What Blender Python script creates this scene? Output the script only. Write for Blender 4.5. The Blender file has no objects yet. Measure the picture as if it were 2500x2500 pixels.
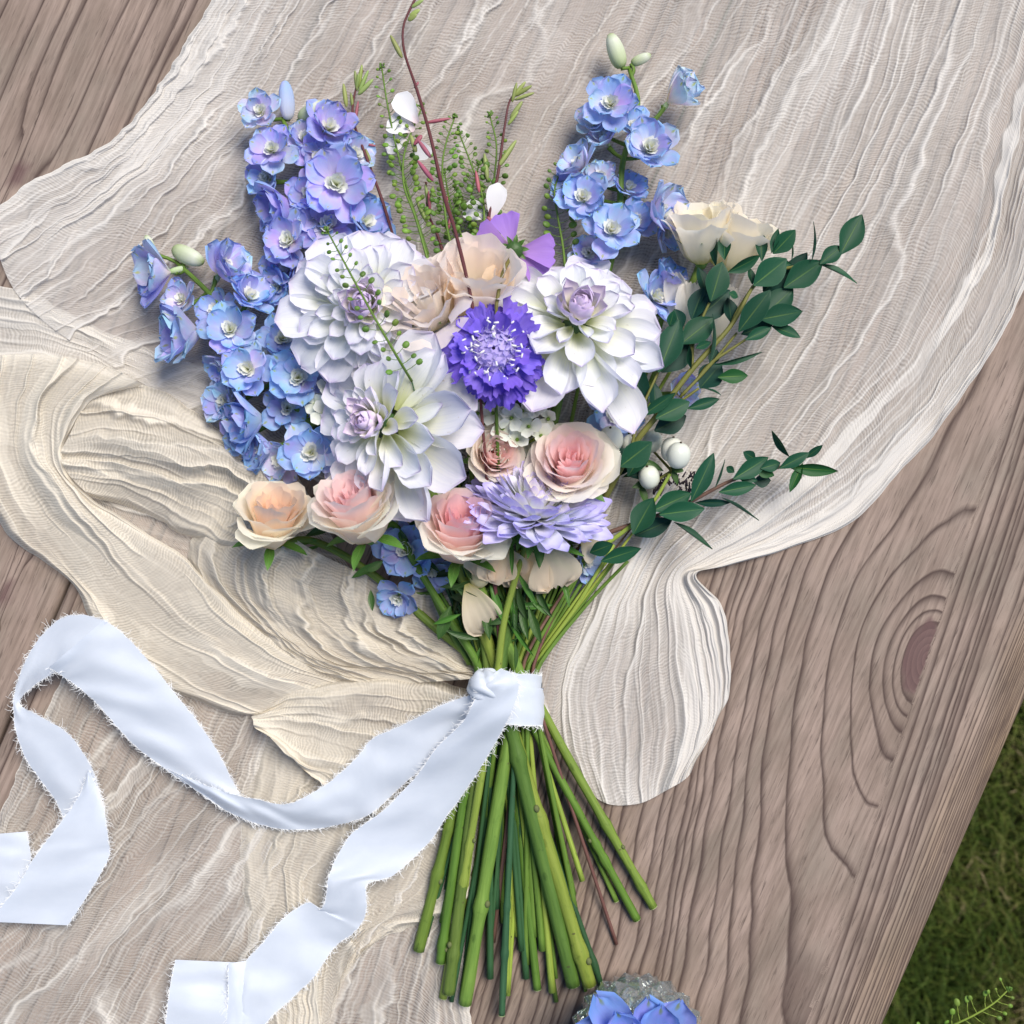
import bpy, math, random
import numpy as np
from mathutils import Vector, Matrix
random.seed(7)
rng = np.random.default_rng(7)
scene = bpy.context.scene
C = scene.collection
PI = math.pi
U = 0.00024          # metres per photograph pixel at table height
HP = 3000.0          # camera height over the table in those pixels (0.72 m)

# ------------------------------------------------------------------ camera, sky, sun, exposure
cam = bpy.data.cameras.new('camera')
camo = bpy.data.objects.new('camera', cam)
C.objects.link(camo)
camo.location = (0, 0, HP * U)
camo.rotation_euler = (0, 0, 0)
cam.sensor_width = 36
cam.lens = 36 * HP / 2500
cam.clip_start = 0.02
cam.clip_end = 200
scene.camera = camo
cam.dof.use_dof = True
cam.dof.focus_distance = 0.68
cam.dof.aperture_fstop = 10.0

SUN_EL, SUN_AZ = math.radians(58), math.radians(40)   # azimuth clockwise from +Y
world = bpy.data.worlds.new('World')
scene.world = world
world.use_nodes = True
wn = world.node_tree
sky = wn.nodes.new('ShaderNodeTexSky')
sky.sky_type = 'NISHITA'
sky.sun_disc = False
sky.sun_elevation = SUN_EL
sky.sun_rotation = SUN_AZ
sky.air_density = 1.0
sky.dust_density = 0.6
sky.ozone_density = 2.0
wn.links.new(sky.outputs[0], wn.nodes['Background'].inputs[0])
wn.nodes['Background'].inputs[1].default_value = 0.07
sun = bpy.data.lights.new('sun', 'SUN')
sun.energy = 3.0
sun.angle = math.radians(32)
sun.color = (1.0, 0.93, 0.83)
suno = bpy.data.objects.new('sun', sun)
C.objects.link(suno)
sd = Vector((math.sin(SUN_AZ) * math.cos(SUN_EL), math.cos(SUN_AZ) * math.cos(SUN_EL), math.sin(SUN_EL)))
suno.rotation_euler = sd.to_track_quat('Z', 'Y').to_euler()
suno.location = (1, 1, 3)
scene.view_settings.view_transform = 'Standard'
scene.view_settings.look = 'None'
scene.view_settings.exposure = 0.72
scene.view_settings.gamma = 1
scene.render.engine = 'CYCLES'
scene.cycles.max_bounces = 12
scene.cycles.diffuse_bounces = 4
scene.cycles.transmission_bounces = 12
scene.cycles.transparent_max_bounces = 12
scene.cycles.caustics_reflective = False
scene.cycles.caustics_refractive = False

# ------------------------------------------------------------------ helpers
def V(px, py, z=0.0):
    k = 1 - z / HP
    return Vector(((px - 1250) * k, (1250 - py) * k, z)) * U

def VA(px, py, z):
    k = 1 - z / HP
    return np.stack([(px - 1250) * k, (1250 - py) * k, z], -1) * U

WM = {}
def put(name, me, parent=None, M=None, color=None, kind=None):
    o = bpy.data.objects.new(name, me)
    C.objects.link(o)
    M = M.copy() if M is not None else Matrix.Identity(4)
    WM[o.name] = M
    if parent is not None:
        o.parent = parent
        o.matrix_basis = WM[parent.name].inverted_safe() @ M
    else:
        o.matrix_basis = M
    if color is not None:
        o.color = (color[0], color[1], color[2], 1)
    if kind:
        o['kind'] = kind
    return o

def thing(name, label, cat, loc, group=None):
    o = put(name, None, None, Matrix.Translation(loc))
    o['label'] = label
    o['category'] = cat
    o.empty_display_size = 0.01
    if group:
        o['group'] = group
    return o

def mk(name, verts, faces, mat, uvs=None, smooth=True):
    me = bpy.data.meshes.new(name)
    me.from_pydata([tuple(v) for v in verts], [], faces)
    if uvs is not None:
        uv = me.uv_layers.new(name='UVMap')
        idx = np.empty(len(me.loops), np.int32)
        me.loops.foreach_get('vertex_index', idx)
        uv.data.foreach_set('uv', np.asarray(uvs, np.float32)[idx].ravel())
    if smooth:
        me.polygons.foreach_set('use_smooth', np.ones(len(me.polygons), bool))
    for m in (mat if isinstance(mat, (list, tuple)) else [mat]):
        me.materials.append(m)
    me.update()
    return me

def grid_mesh(name, pos, mat, uv=None, attrs=None):
    """pos: (a,b,3) array"""
    a, b = pos.shape[:2]
    i = np.arange(a * b).reshape(a, b)
    f = np.stack([i[:-1, :-1], i[:-1, 1:], i[1:, 1:], i[1:, :-1]], -1).reshape(-1, 4)
    me = bpy.data.meshes.new(name)
    me.vertices.add(a * b)
    me.vertices.foreach_set('co', pos.astype(np.float32).ravel())
    me.loops.add(len(f) * 4)
    me.loops.foreach_set('vertex_index', f.astype(np.int32).ravel())
    me.polygons.add(len(f))
    me.polygons.foreach_set('loop_start', np.arange(0, len(f) * 4, 4, dtype=np.int32))
    me.polygons.foreach_set('loop_total', np.full(len(f), 4, np.int32))
    me.polygons.foreach_set('use_smooth', np.ones(len(f), bool))
    if uv is not None:
        l = me.uv_layers.new(name='UVMap')
        l.data.foreach_set('uv', uv.reshape(-1, 2)[f.ravel()].astype(np.float32).ravel())
    for k, v in (attrs or {}).items():
        at = me.attributes.new(k, 'FLOAT', 'POINT')
        at.data.foreach_set('value', v.astype(np.float32).ravel())
    me.materials.append(mat)
    me.update()
    me.validate()
    return me

def crom(pts, n):
    """resample a polyline by arc length along a Catmull-Rom curve -> (n,d)"""
    p = np.asarray(pts, float)
    if len(p) == 2:
        t = np.linspace(0, 1, n)[:, None]
        return p[0] * (1 - t) + p[1] * t
    q = np.vstack([2 * p[0] - p[1], p, 2 * p[-1] - p[-2]])
    out = []
    for k in range(1, len(q) - 2):
        t = np.linspace(0, 1, 14, endpoint=False)[:, None]
        a, b, c, d = q[k - 1], q[k], q[k + 1], q[k + 2]
        out.append(0.5 * (2 * b + (c - a) * t + (2 * a - 5 * b + 4 * c - d) * t * t + (3 * b - a - 3 * c + d) * t ** 3))
    out.append(p[-1:])
    c = np.vstack(out)
    s = np.r_[0, np.cumsum(np.linalg.norm(np.diff(c, axis=0), axis=1))]
    tt = np.linspace(0, s[-1], n)
    return np.stack([np.interp(tt, s, c[:, k]) for k in range(c.shape[1])], -1)

_perm = np.random.default_rng(11).permutation(512)
_perm = np.r_[_perm, _perm]
_gr = np.random.default_rng(12).uniform(0, 2 * PI, 1024)
def noise2(x, y, seed=0):
    x = np.asarray(x, float) + seed * 17.31
    y = np.asarray(y, float) + seed * 9.17
    xi, yi = np.floor(x).astype(int), np.floor(y).astype(int)
    xf, yf = x - xi, y - yi
    u, v = xf ** 3 * (xf * (xf * 6 - 15) + 10), yf ** 3 * (yf * (yf * 6 - 15) + 10)
    def g(i, j):
        a = _gr[_perm[(_perm[(xi + i) & 511] + yi + j) & 511]]
        return np.cos(a) * (xf - i) + np.sin(a) * (yf - j)
    return ((g(0, 0) * (1 - u) + g(1, 0) * u) * (1 - v) + (g(0, 1) * (1 - u) + g(1, 1) * u) * v) * 1.5

def sstep(a, b, x):
    t = np.clip((x - a) / (b - a), 0, 1)
    return t * t * (3 - 2 * t)

def frame(origin, y, z, s=1.0, sx=1.0):
    """matrix whose Y axis is y and whose Z axis is as near z as can be, scaled by s*U"""
    y = Vector(y).normalized()
    x = y.cross(Vector(z))
    if x.length < 1e-6:
        x = y.orthogonal()
    x.normalize()
    zz = x.cross(y)
    M = Matrix.Identity(4)
    for r in range(3):
        M[r][0] = x[r] * s * U * sx
        M[r][1] = y[r] * s * U
        M[r][2] = zz[r] * s * U
        M[r][3] = origin[r]
    return M

def tube(name, pts, rad, mat, ns=7, n=None, cap=True, bulges=(), wob=0.0):
    """pts: (k,3) px-space (px,py,z); rad px or list; returns mesh in world metres"""
    pts = np.asarray(pts, float)
    n = n or max(6, 5 * (len(pts) - 1) + 1)
    c = crom(pts, n)
    w = VA(c[:, 0], c[:, 1], c[:, 2])
    r = np.interp(np.linspace(0, 1, n), np.linspace(0, 1, len(np.atleast_1d(rad))), np.atleast_1d(rad)) * U
    if wob:
        r = r * (1 + wob * noise2(np.linspace(0, 9, n), np.zeros(n), random.randint(0, 60)))
    for bq in bulges:
        r = r * (1 + 0.30 * np.exp(-((np.linspace(0, 1, n) - bq) / 0.011) ** 2))
    t = np.gradient(w, axis=0)
    t /= np.linalg.norm(t, axis=1)[:, None] + 1e-12
    ref = np.array([0.13, 0.21, 1.0])
    a = np.cross(t, ref)
    a /= np.linalg.norm(a, axis=1)[:, None] + 1e-9
    b = np.cross(a, t)
    ang = np.linspace(0, 2 * PI, ns, endpoint=False)
    ring = w[:, None, :] + r[:, None, None] * (np.cos(ang)[None, :, None] * a[:, None, :] + np.sin(ang)[None, :, None] * b[:, None, :])
    vs = ring.reshape(-1, 3)
    L = np.r_[0, np.cumsum(np.linalg.norm(np.diff(w, axis=0), axis=1))] / U
    uv = np.stack([np.repeat((np.arange(ns) / ns)[None], n, 0), np.repeat(L[:, None] / 100, ns, 1)], -1).reshape(-1, 2)
    f = []
    for i in range(n - 1):
        for j in range(ns):
            k = (j + 1) % ns
            f.append((i * ns + j, i * ns + k, (i + 1) * ns + k, (i + 1) * ns + j))
    if cap:
        f.append(tuple(range(ns - 1, -1, -1)))
        f.append(tuple((n - 1) * ns + j for j in range(ns)))
    me = mk(name, vs, f, mat, uv)
    return me

# ------------------------------------------------------------------ node helper
class N:
    def __init__(s, name):
        s.m = bpy.data.materials.new(name)
        s.m.use_nodes = True
        s.t = s.m.node_tree
        s.t.nodes.clear()
        s.out = s.n('OutputMaterial')
    def n(s, typ, ins=None, **kw):
        nd = s.t.nodes.new('ShaderNode' + typ)
        for k, v in kw.items():
            setattr(nd, k, v)
        for k, v in (ins or {}).items():
            if isinstance(v, bpy.types.NodeSocket):
                s.t.links.new(v, nd.inputs[k])
            else:
                nd.inputs[k].default_value = v
        return nd
    def math(s, op, a, b=0.0, c=0.0, clamp=False):
        return s.n('Math', {0: a, 1: b, 2: c}, operation=op, use_clamp=clamp).outputs[0]
    def ramp(s, fac, stops, interp='LINEAR'):
        nd = s.n('ValToRGB', {0: fac})
        e = nd.color_ramp.elements
        nd.color_ramp.interpolation = interp
        while len(e) > 1:
            e.remove(e[-1])
        for i, (p, c) in enumerate(stops):
            el = e[0] if i == 0 else e.new(p)
            el.position = p
            el.color = (*c, 1) if len(c) == 3 else c
        return nd.outputs[0]
    def mix(s, fac, a, b, blend='MIX'):
        nd = s.n('Mix', data_type='RGBA', blend_type=blend)
        for k, v in ((0, fac), (6, a), (7, b)):
            if isinstance(v, bpy.types.NodeSocket):
                s.t.links.new(v, nd.inputs[k])
            else:
                nd.inputs[k].default_value = v if k == 0 or len(v) == 4 else (*v, 1)
        return nd.outputs[2]
    def noise(s, vec, scale, detail=2.0, rough=0.5, dist=0.0):
        return s.n('TexNoise', {'Vector': vec, 'Scale': scale, 'Detail': detail, 'Roughness': rough, 'Distortion': dist}).outputs[0]
    def mapv(s, vec, scale=(1, 1, 1), loc=(0, 0, 0)):
        return s.n('Mapping', {'Vector': vec, 'Scale': scale, 'Location': loc}).outputs[0]
    def attr(s, name):
        return s.n('Attribute', attribute_name=name).outputs['Fac']
    def bump(s, h, strength=0.3, dist=0.001):
        return s.n('Bump', {'Height': h, 'Strength': strength, 'Distance': dist}).outputs[0]
    def surf(s, sh):
        s.t.links.new(sh, s.out.inputs['Surface'])
        return s.m

def simple(name, col, rough=0.5, trans=0.0, var=0.12, bump=0.0, nscale=260, spec=0.4, tint=True):
    """matte organic surface with slow mottling; multiplied by the object's own colour"""
    k = N(name)
    tc = k.n('TexCoord').outputs['Object']
    nz = k.noise(tc, nscale, 3)
    c = k.mix(nz, tuple(x * (1 - var) for x in col), tuple(min(1, x * (1 + var)) for x in col))
    if tint:
        c = k.mix(1.0, c, k.n('ObjectInfo').outputs['Color'], 'MULTIPLY')
    p = k.n('BsdfPrincipled', {'Base Color': c, 'Roughness': rough, 'Specular IOR Level': spec})
    if bump:
        k.t.links.new(k.bump(k.noise(tc, nscale * 4, 2), bump, 0.0006), p.inputs['Normal'])
    sh = p.outputs[0]
    if trans:
        tr = k.n('BsdfTranslucent', {'Color': c})
        sh = k.n('MixShader', {0: trans, 1: sh, 2: tr.outputs[0]}).outputs[0]
    return k.surf(sh)
# ================================================================== WOODEN TABLE
DX, DY = -0.40, 0.9165        # along the grain, in photograph pixels
NX, NY = 0.9165, 0.40         # across the grain

def wood_material():
    k = N('weathered_wood')
    uv = k.n('UVMap').outputs[0]                      # u across, v along, in hundreds of pixels
    g = k.attr('grain')
    rw = k.attr('ringwidth')
    knot = k.attr('knot')
    warm = k.attr('warm')
    wob = k.noise(k.mapv(uv, (4, 0.22, 1)), 1.0, 2)
    gg = k.math('ADD', g, k.math('MULTIPLY', k.math('SUBTRACT', wob, 0.5), 0.10))
    f = k.math('FRACT', gg)
    # distance to the dark late-wood line at f=1, in pixels
    d1 = k.math('MULTIPLY', k.math('SUBTRACT', 1.0, f), rw)
    d0 = k.math('MULTIPLY', f, rw)
    ringid = k.n('TexWhiteNoise', {'W': k.math('FLOOR', gg)}, noise_dimensions='1D').outputs['Value']
    wd = k.math('ADD', 2.2, k.math('MULTIPLY', ringid, 4.2))
    a = k.math('SUBTRACT', 1.0, k.math('DIVIDE', d1, k.math('MULTIPLY', wd, 2.6)), clamp=True)
    a = k.math('POWER', a, 1.7)
    b = k.math('SUBTRACT', 1.0, k.math('DIVIDE', d0, 3.0), clamp=True)
    line = k.math('MAXIMUM', a, b)
    strength = k.math('ADD', 0.62, k.math('MULTIPLY', k.noise(k.mapv(uv, (3, 0.35, 1), (3, 8, 0)), 1.0, 2), 0.85))
    line = k.math('MULTIPLY', line, strength, clamp=True)
    fib = k.noise(k.mapv(uv, (9, 0.42, 1)), 1.0, 4, 0.65)
    fib2 = k.noise(k.mapv(uv, (15, 1.0, 1), (5, 1, 0)), 1.0, 3, 0.7)
    blotch = k.noise(k.mapv(uv, (1.0, 0.35, 1)), 1.0, 4, 0.6)
    base = k.ramp(blotch, [(0.25, (0.172, 0.130, 0.104)), (0.45, (0.252, 0.192, 0.158)), (0.6, (0.305, 0.233, 0.196)), (0.8, (0.345, 0.262, 0.211))])
    base = k.mix(k.math('MULTIPLY', warm, 0.85, clamp=True), base, (0.33, 0.235, 0.15))
    grey = k.noise(k.mapv(uv, (0.8, 0.5, 1), (9, 3, 0)), 1.0, 3)
    base = k.mix(k.math('MULTIPLY', k.ramp(grey, [(0.45, (0, 0, 0)), (0.7, (1, 1, 1))]), 0.40), base, (0.200, 0.178, 0.145))
    base = k.mix(k.ramp(fib, [(0.36, (0.55, 0.55, 0.55)), (0.58, (0, 0, 0))]), base, (0.128, 0.092, 0.074))
    base = k.mix(k.ramp(fib2, [(0.30, (0.75, 0.75, 0.75)), (0.44, (0, 0, 0))]), base, (0.070, 0.050, 0.042))
    base = k.mix(k.ramp(fib2, [(0.60, (0, 0, 0)), (0.78, (0.3, 0.3, 0.3))]), base, (0.44, 0.345, 0.28))
    dark = k.mix(k.noise(k.mapv(uv, (2, 0.2, 1), (1, 4, 0)), 1.0, 2), (0.038, 0.022, 0.021), (0.060, 0.036, 0.030))
    col = k.mix(k.math('MULTIPLY', line, 0.86), base, dark)
    kcol = k.mix(k.math('FRACT', k.math('MULTIPLY', g, 5.0)), (0.085, 0.045, 0.047), (0.125, 0.070, 0.068))
    col = k.mix(k.math('MULTIPLY', knot, 0.85, clamp=True), col, kcol)
    h = k.math('ADD', k.math('MULTIPLY', line, -1.0), k.math('MULTIPLY', fib, 0.35))
    h = k.math('ADD', h, k.math('MULTIPLY', fib2, 0.22))
    p = k.n('BsdfPrincipled', {'Base Color': col, 'Roughness': 0.72, 'Specular IOR Level': 0.25,
                               'Normal': k.bump(h, 0.38, 0.0008)})
    return k.surf(p.outputs[0])

MAT_WOOD = wood_material()
_rr = np.random.default_rng(5)

def ring_table(first, lo, hi, n, decay=0.0):
    """cumulative positions of growth lines"""
    p = list(first)
    while len(p) < n:
        p.append(p[-1] + _rr.uniform(lo, hi) * _rr.choice([0.55, 0.8, 1.0, 1.25, 1.7], p=[.2, .25, .25, .2, .1]))
    return np.array(p)

KX, KY = 2225, 1590
KT, KS = NX * KX + NY * KY, DX * KX + DY * KY
RT_K = ring_table([0, 58, 76, 98, 128, 172, 232, 300, 352, 384, 418], 17, 36, 110)
RT_S = ring_table([0, 20, 44], 15, 32, 120)
RT_L = ring_table([0, 30], 34, 74, 120)

def plank(name, t0, t1, s0, s1, nt, ns, parent, mode):
    rad, thick = 22.0, 125.0
    ts = np.unique(np.r_[t0 + rad * (1 - np.cos(np.linspace(0, PI / 2, 5))), np.linspace(t0 + rad, t1 - rad, nt),
                         t1 - rad * (1 - np.cos(np.linspace(0, PI / 2, 5)))])
    if mode == 'knot':
        extra = np.arange(KT - 330, KT + 110, 4.0)
        ts = np.unique(np.r_[ts, extra])
    ss = np.linspace(s0, s1, ns)
    if mode == 'knot':
        ss = np.unique(np.r_[ss, np.arange(KS - 420, KS + 720, 7.0)])
    T, S = np.meshgrid(ts, ss, indexing='ij')
    e = np.minimum(T - t0, t1 - T)
    z = -rad + np.sqrt(np.clip(rad ** 2 - (rad - np.clip(e, 0, rad)) ** 2, 0, None))
    # side walls: add one row each side
    T = np.vstack([T[:1], T, T[-1:]])
    S = np.vstack([S[:1], S, S[-1:]])
    z = np.vstack([np.full((1, z.shape[1]), -thick), z, np.full((1, z.shape[1]), -thick)])
    px, py = T * NX + S * DX, T * NY + S * DY       # orthonormal basis (t,s)->(px,py)
    sway = 11 * noise2(S / 800, T / 1200, 3) + 3.5 * noise2(S / 300, T / 260, 4)
    knot = np.zeros_like(T)
    warm = np.zeros_like(T)
    if mode == 'knot':
        tc = 2697 + 0.0956 * (S - 347)
        dt = np.maximum(tc - T, 0) + 0.0
        ds = S - KS
        et, eb = 205.0, 345.0
        e1 = np.where(ds < 0, et * np.tanh(-ds / (1.45 * et)), eb * np.tanh(ds / (1.9 * eb)))
        r = np.sqrt(dt ** 2 + e1 ** 2 + 1e-3)
        r = r + sway * np.clip(r / 200, 0, 1) + 7 * noise2(S / 150, T / 90, 8) * np.clip(r / 100, .2, 1)
        # the lower tips of the arcs swing outward like a cathedral figure
        r = r + 9 * np.exp(-((dt - 60) / 60) ** 2) * sstep(90, 400, ds) * np.sin(ds / 85)
        gl = np.interp(r, RT_K, np.arange(len(RT_K)))
        wl = np.interp(r, 0.5 * (RT_K[1:] + RT_K[:-1]), np.diff(RT_K))
        tr = np.maximum(T - tc, 0) + sway * 0.5 * sstep(0, 40, T - tc)
        squeeze = 1 + 1.1 * sstep(2860, 2975, T)
        trs = tr * squeeze
        gr = np.interp(trs, RT_S, np.arange(len(RT_S)))
        wr = np.interp(trs, 0.5 * (RT_S[1:] + RT_S[:-1]), np.diff(RT_S)) / squeeze
        left = T <= tc
        g = np.where(left, gl, gr)
        w = np.where(left, wl, wr)
        knot = np.where(left, 1 - sstep(36, 50, np.sqrt((dt - 14) ** 2 * 1.0 + (ds / 2.1) ** 2) + 9 * noise2(S / 40, T / 25, 14)), 0) * (dt > 2)
        warm = sstep(2820, 2975, T) * (0.65 + 0.5 * noise2(S / 260, T / 60, 9))
        warm = warm + 0.30 * np.exp(-((T - 2140) / 90) ** 2) * sstep(1000, 1500, S)
    else:
        x = T - t0 + sway * 1.4
        for (kx, ky, amp) in ((45, 425, 60), (12, 1452, 70)):
            kt, ks = NX * kx + NY * ky, DX * kx + DY * ky
            dd = np.sqrt((T - kt) ** 2 + ((S - ks) / 2.3) ** 2)
            x = x + amp * np.exp(-(dd / 55) ** 2) * np.sign(T - kt + 1e-3) * (1 - np.exp(-((T - kt) / 16) ** 2))
            knot = np.maximum(knot, 1 - sstep(9, 20, dd))
        x = np.maximum(x, 0)
        g = np.interp(x, RT_L, np.arange(len(RT_L)))
        w = np.interp(x, 0.5 * (RT_L[1:] + RT_L[:-1]), np.diff(RT_L))
    pos = VA(px, py, 0 * px)
    pos[..., 2] = z * U
    # the drop of the sides stays vertical
    uv = np.stack([T / 100, S / 100], -1)
    me = grid_mesh(name, pos[:, ::-1], MAT_WOOD, uv[:, ::-1],
                   {'grain': g[:, ::-1], 'ringwidth': w[:, ::-1], 'knot': knot[:, ::-1], 'warm': warm[:, ::-1]})
    return put(name, me, parent)

table = thing('wooden_table', 'weathered greyish brown plank table under the gauze cloth and the bouquet', 'table', V(1250, 1250, 0))
plank('plank', 1640, 2981, -1800, 2900, 150, 220, table, 'knot')
plank('plank', 722, 1635, -1800, 2900, 60, 160, table, 'plain')
plank('plank', -365, 717, -1800, 2900, 60, 160, table, 'plain')
# battens below the boards, holding them together
MAT_BATTEN = simple('batten_wood', (0.22, 0.17, 0.14), 0.8, 0, 0.2, 0.2)
def box_mesh(name, t0, t1, s0, s1, z0, z1, mat):
    vs = []
    for z in (z0, z1):
        for (t, s) in ((t0, s0), (t1, s0), (t1, s1), (t0, s1)):
            px, py = t * NX + s * DX, t * NY + s * DY
            vs.append(((px - 1250) * U, (1250 - py) * U, z * U))
    return mk(name, vs, [(0, 1, 2, 3), (7, 6, 5, 4), (0, 4, 5, 1), (1, 5, 6, 2), (2, 6, 7, 3), (3, 7, 4, 0)], mat, smooth=False)
for s in (-1300, 2500):
    put('batten', box_mesh('batten', -200, 2800, s, s + 220, -330, -126, MAT_BATTEN), table)
for s in (-1290, 2510):
    for t in (-150, 2560):
        put('leg', box_mesh('leg', t, t + 200, s, s + 200, -3000, -331, MAT_BATTEN), table)

# ================================================================== LAWN
GZ = -0.72
def ground_material():
    k = N('lawn_soil')
    tc = k.n('TexCoord').outputs['Object']
    n1 = k.noise(tc, 9, 5, 0.6)
    n2 = k.noise(tc, 120, 3, 0.7)
    c = k.ramp(n1, [(0.3, (0.010, 0.016, 0.004)), (0.5, (0.022, 0.034, 0.008)), (0.7, (0.045, 0.040, 0.018))])
    c = k.mix(n2, k.mix(0.5, c, (0, 0, 0)), c)
    return k.surf(k.n('BsdfPrincipled', {'Base Color': c, 'Roughness': 0.95, 'Specular IOR Level': 0.1,
                                         'Normal': k.bump(n2, 0.8, 0.01)}).outputs[0])
gp = np.stack(np.meshgrid(np.linspace(-30, 30, 41), np.linspace(-30, 30, 41), indexing='ij') + [np.full((41, 41), GZ)], -1)
gp[..., 2] += 0.02 * noise2(gp[..., 0] / 3, gp[..., 1] / 3, 2) * (np.hypot(gp[..., 0], gp[..., 1]) > 3)
put('ground', grid_mesh('ground', gp, ground_material()), kind='structure')

def grass_material():
    k = N('grass_blades')
    uv = k.n('UVMap').outputs[0]
    sep = k.n('SeparateXYZ', {0: uv})
    c = k.ramp(sep.outputs[0], [(0.0, (0.044, 0.078, 0.012)), (0.35, (0.092, 0.128, 0.022)), (0.6, (0.15, 0.165, 0.042)), (0.78, (0.18, 0.155, 0.07)), (1.0, (0.36, 0.29, 0.17))])
    p = k.n('BsdfPrincipled', {'Base Color': c, 'Roughness': 0.6, 'Specular IOR Level': 0.2})
    t = k.n('BsdfTranslucent', {'Color': c})
    return k.surf(k.n('MixShader', {0: 0.3, 1: p.outputs[0], 2: t.outputs[0]}).outputs[0])
def build_grass():
    n = 62000
    x = rng.uniform(0.12, 0.95, n)
    y = rng.uniform(-0.95, 0.35, n)
    # keep to the strip beyond the edge of the table as seen from a little around the camera
    edge = 0.56 - (y + 0.2) * 0.43 * -1.0
    keep = (0.9165 * x - 0.40 * y) > 0.34
    x, y = x[keep], y[keep]
    n = len(x)
    clump = noise2(x * 14, y * 14, 5)
    L = rng.uniform(0.018, 0.045, n) * (1 + 0.5 * clump)
    az = rng.uniform(0, 2 * PI, n) + 1.6 * noise2(x * 5, y * 5, 6)
    lean = rng.uniform(0.5, 1.45, n)
    wd = rng.uniform(0.0007, 0.0016, n)
    hue = np.clip(0.38 + 0.55 * noise2(x * 7, y * 7, 7) + rng.normal(0, 0.2, n), 0, 1)
    d = np.stack([np.cos(az), np.sin(az)], -1)
    s = np.stack([-d[:, 1], d[:, 0]], -1)
    base = np.stack([x, y, np.full(n, GZ - 0.002)], -1)
    def pt(t, side):
        le = lean * t
        h = L * t * np.cos(le * 0.8)
        o = L * t * np.sin(le * 0.8)
        p = base.copy()
        p[:, :2] += d * o[:, None] + s * (side * wd * (1 - t) ** 0.6)[:, None]
        p[:, 2] += h + 0.002
        return p
    vs = np.stack([pt(0, -1), pt(0, 1), pt(.5, 1), pt(.5, -1), pt(1, 0)], 1)
    v = vs.reshape(-1, 3)
    i = np.arange(n) * 5
    me = bpy.data.meshes.new('grass')
    me.vertices.add(len(v))
    me.vertices.foreach_set('co', v.astype(np.float32).ravel())
    q = np.stack([i, i + 1, i + 2, i + 3], -1)
    t = np.stack([i + 3, i + 2, i + 4], -1)
    loops = np.hstack([q, t]).ravel()
    me.loops.add(len(loops))
    me.loops.foreach_set('vertex_index', loops.astype(np.int32))
    me.polygons.add(2 * n)
    st = np.stack([np.arange(n) * 7, np.arange(n) * 7 + 4], -1).ravel()
    me.polygons.foreach_set('loop_start', st.astype(np.int32))
    me.polygons.foreach_set('loop_total', np.tile([4, 3], n).astype(np.int32))
    l = me.uv_layers.new(name='UVMap')
    u = np.repeat(hue, 7)
    l.data.foreach_set('uv', np.stack([u, u], -1).astype(np.float32).ravel())
    me.materials.append(grass_material())
    me.update(); me.validate()
    o = put('grass', me, kind='stuff')
    o['label'] = 'dark green lawn grass with dry straw blades below the table edge'
    o['category'] = 'grass'
build_grass()

# ================================================================== GAUZE CLOTH
def gauze_material(name, col, rib=8.0):
    k = N(name)
    uv = k.n('UVMap').outputs[0]          # pixels: u across the folds, v along
    dens = k.attr('weave')
    sep = k.n('SeparateXYZ', {0: uv})
    wv = k.noise(k.mapv(uv, (0.013, 0.007, 1)), 1.0, 2, 0.5)
    wv2 = k.noise(k.mapv(uv, (0.05, 0.03, 1), (4, 7, 0)), 1.0, 2)
    vv = k.math('ADD', sep.outputs[1], k.math('ADD', k.math('MULTIPLY', wv, 60.0), k.math('MULTIPLY', wv2, 12.0)))
    uu = k.math('ADD', sep.outputs[0], k.math('MULTIPLY', k.noise(k.mapv(uv, (0.02, 0.03, 1)), 1.0, 2), 16.0))
    w1 = k.math('SINE', k.math('MULTIPLY', vv, 2 * PI / rib))
    w2 = k.math('SINE', k.math('MULTIPLY', uu, 2 * PI / 8.0))
    amp = k.ramp(k.noise(k.mapv(uv, (0.012, 0.007, 1), (2, 2, 0)), 1.0, 3), [(0.35, (0.2, 0.2, 0.2)), (0.62, (1, 1, 1))])
    rb = k.math('MULTIPLY', w1, k.math('MULTIPLY', amp, 0.13))
    rb = k.math('ADD', rb, k.math('MULTIPLY', w2, 0.03))
    patch = k.math('MULTIPLY', k.math('SUBTRACT', k.noise(k.mapv(uv, (0.006, 0.004, 1), (7, 1, 0)), 1.0, 4, 0.6), 0.5), 0.24)
    wvec = k.n('CombineXYZ', {0: k.math('MULTIPLY', uu, 0.022), 1: k.math('MULTIPLY', vv, 0.16), 2: 0.0}).outputs[0]
    slub = k.math('MULTIPLY', k.math('SUBTRACT', k.noise(wvec, 1.0, 3, 0.7), 0.5), 0.42)
    al = k.math('ADD', k.math('ADD', dens, patch), k.math('ADD', rb, slub), clamp=True)
    al = k.math('MINIMUM', al, 0.985)
    c = k.mix(k.noise(k.mapv(uv, (0.004, 0.004, 1), (11, 2, 0)), 1.0, 3), tuple(x * 0.93 for x in col), tuple(min(0.9, x * 1.05) for x in col))
    df = k.n('BsdfDiffuse', {'Color': c, 'Normal': k.bump(k.math('ADD', k.math('MULTIPLY', w1, amp), slub), 0.16, 0.0005)})
    tr = k.n('BsdfTranslucent', {'Color': c})
    cl = k.n('MixShader', {0: 0.28, 1: df.outputs[0], 2: tr.outputs[0]})
    tp = k.n('BsdfTransparent', {'Color': (1, 1, 1, 1)})
    return k.surf(k.n('MixShader', {0: al, 1: tp.outputs[0], 2: cl.outputs[0]}).outputs[0])

GAUZE_COOL = gauze_material('gauze_pale', (0.80, 0.77, 0.73))
GAUZE_WARM = gauze_material('gauze_cream', (0.81, 0.755, 0.655))
GAUZE_GREY = gauze_material('gauze_thin', (0.76, 0.725, 0.67))

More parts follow.
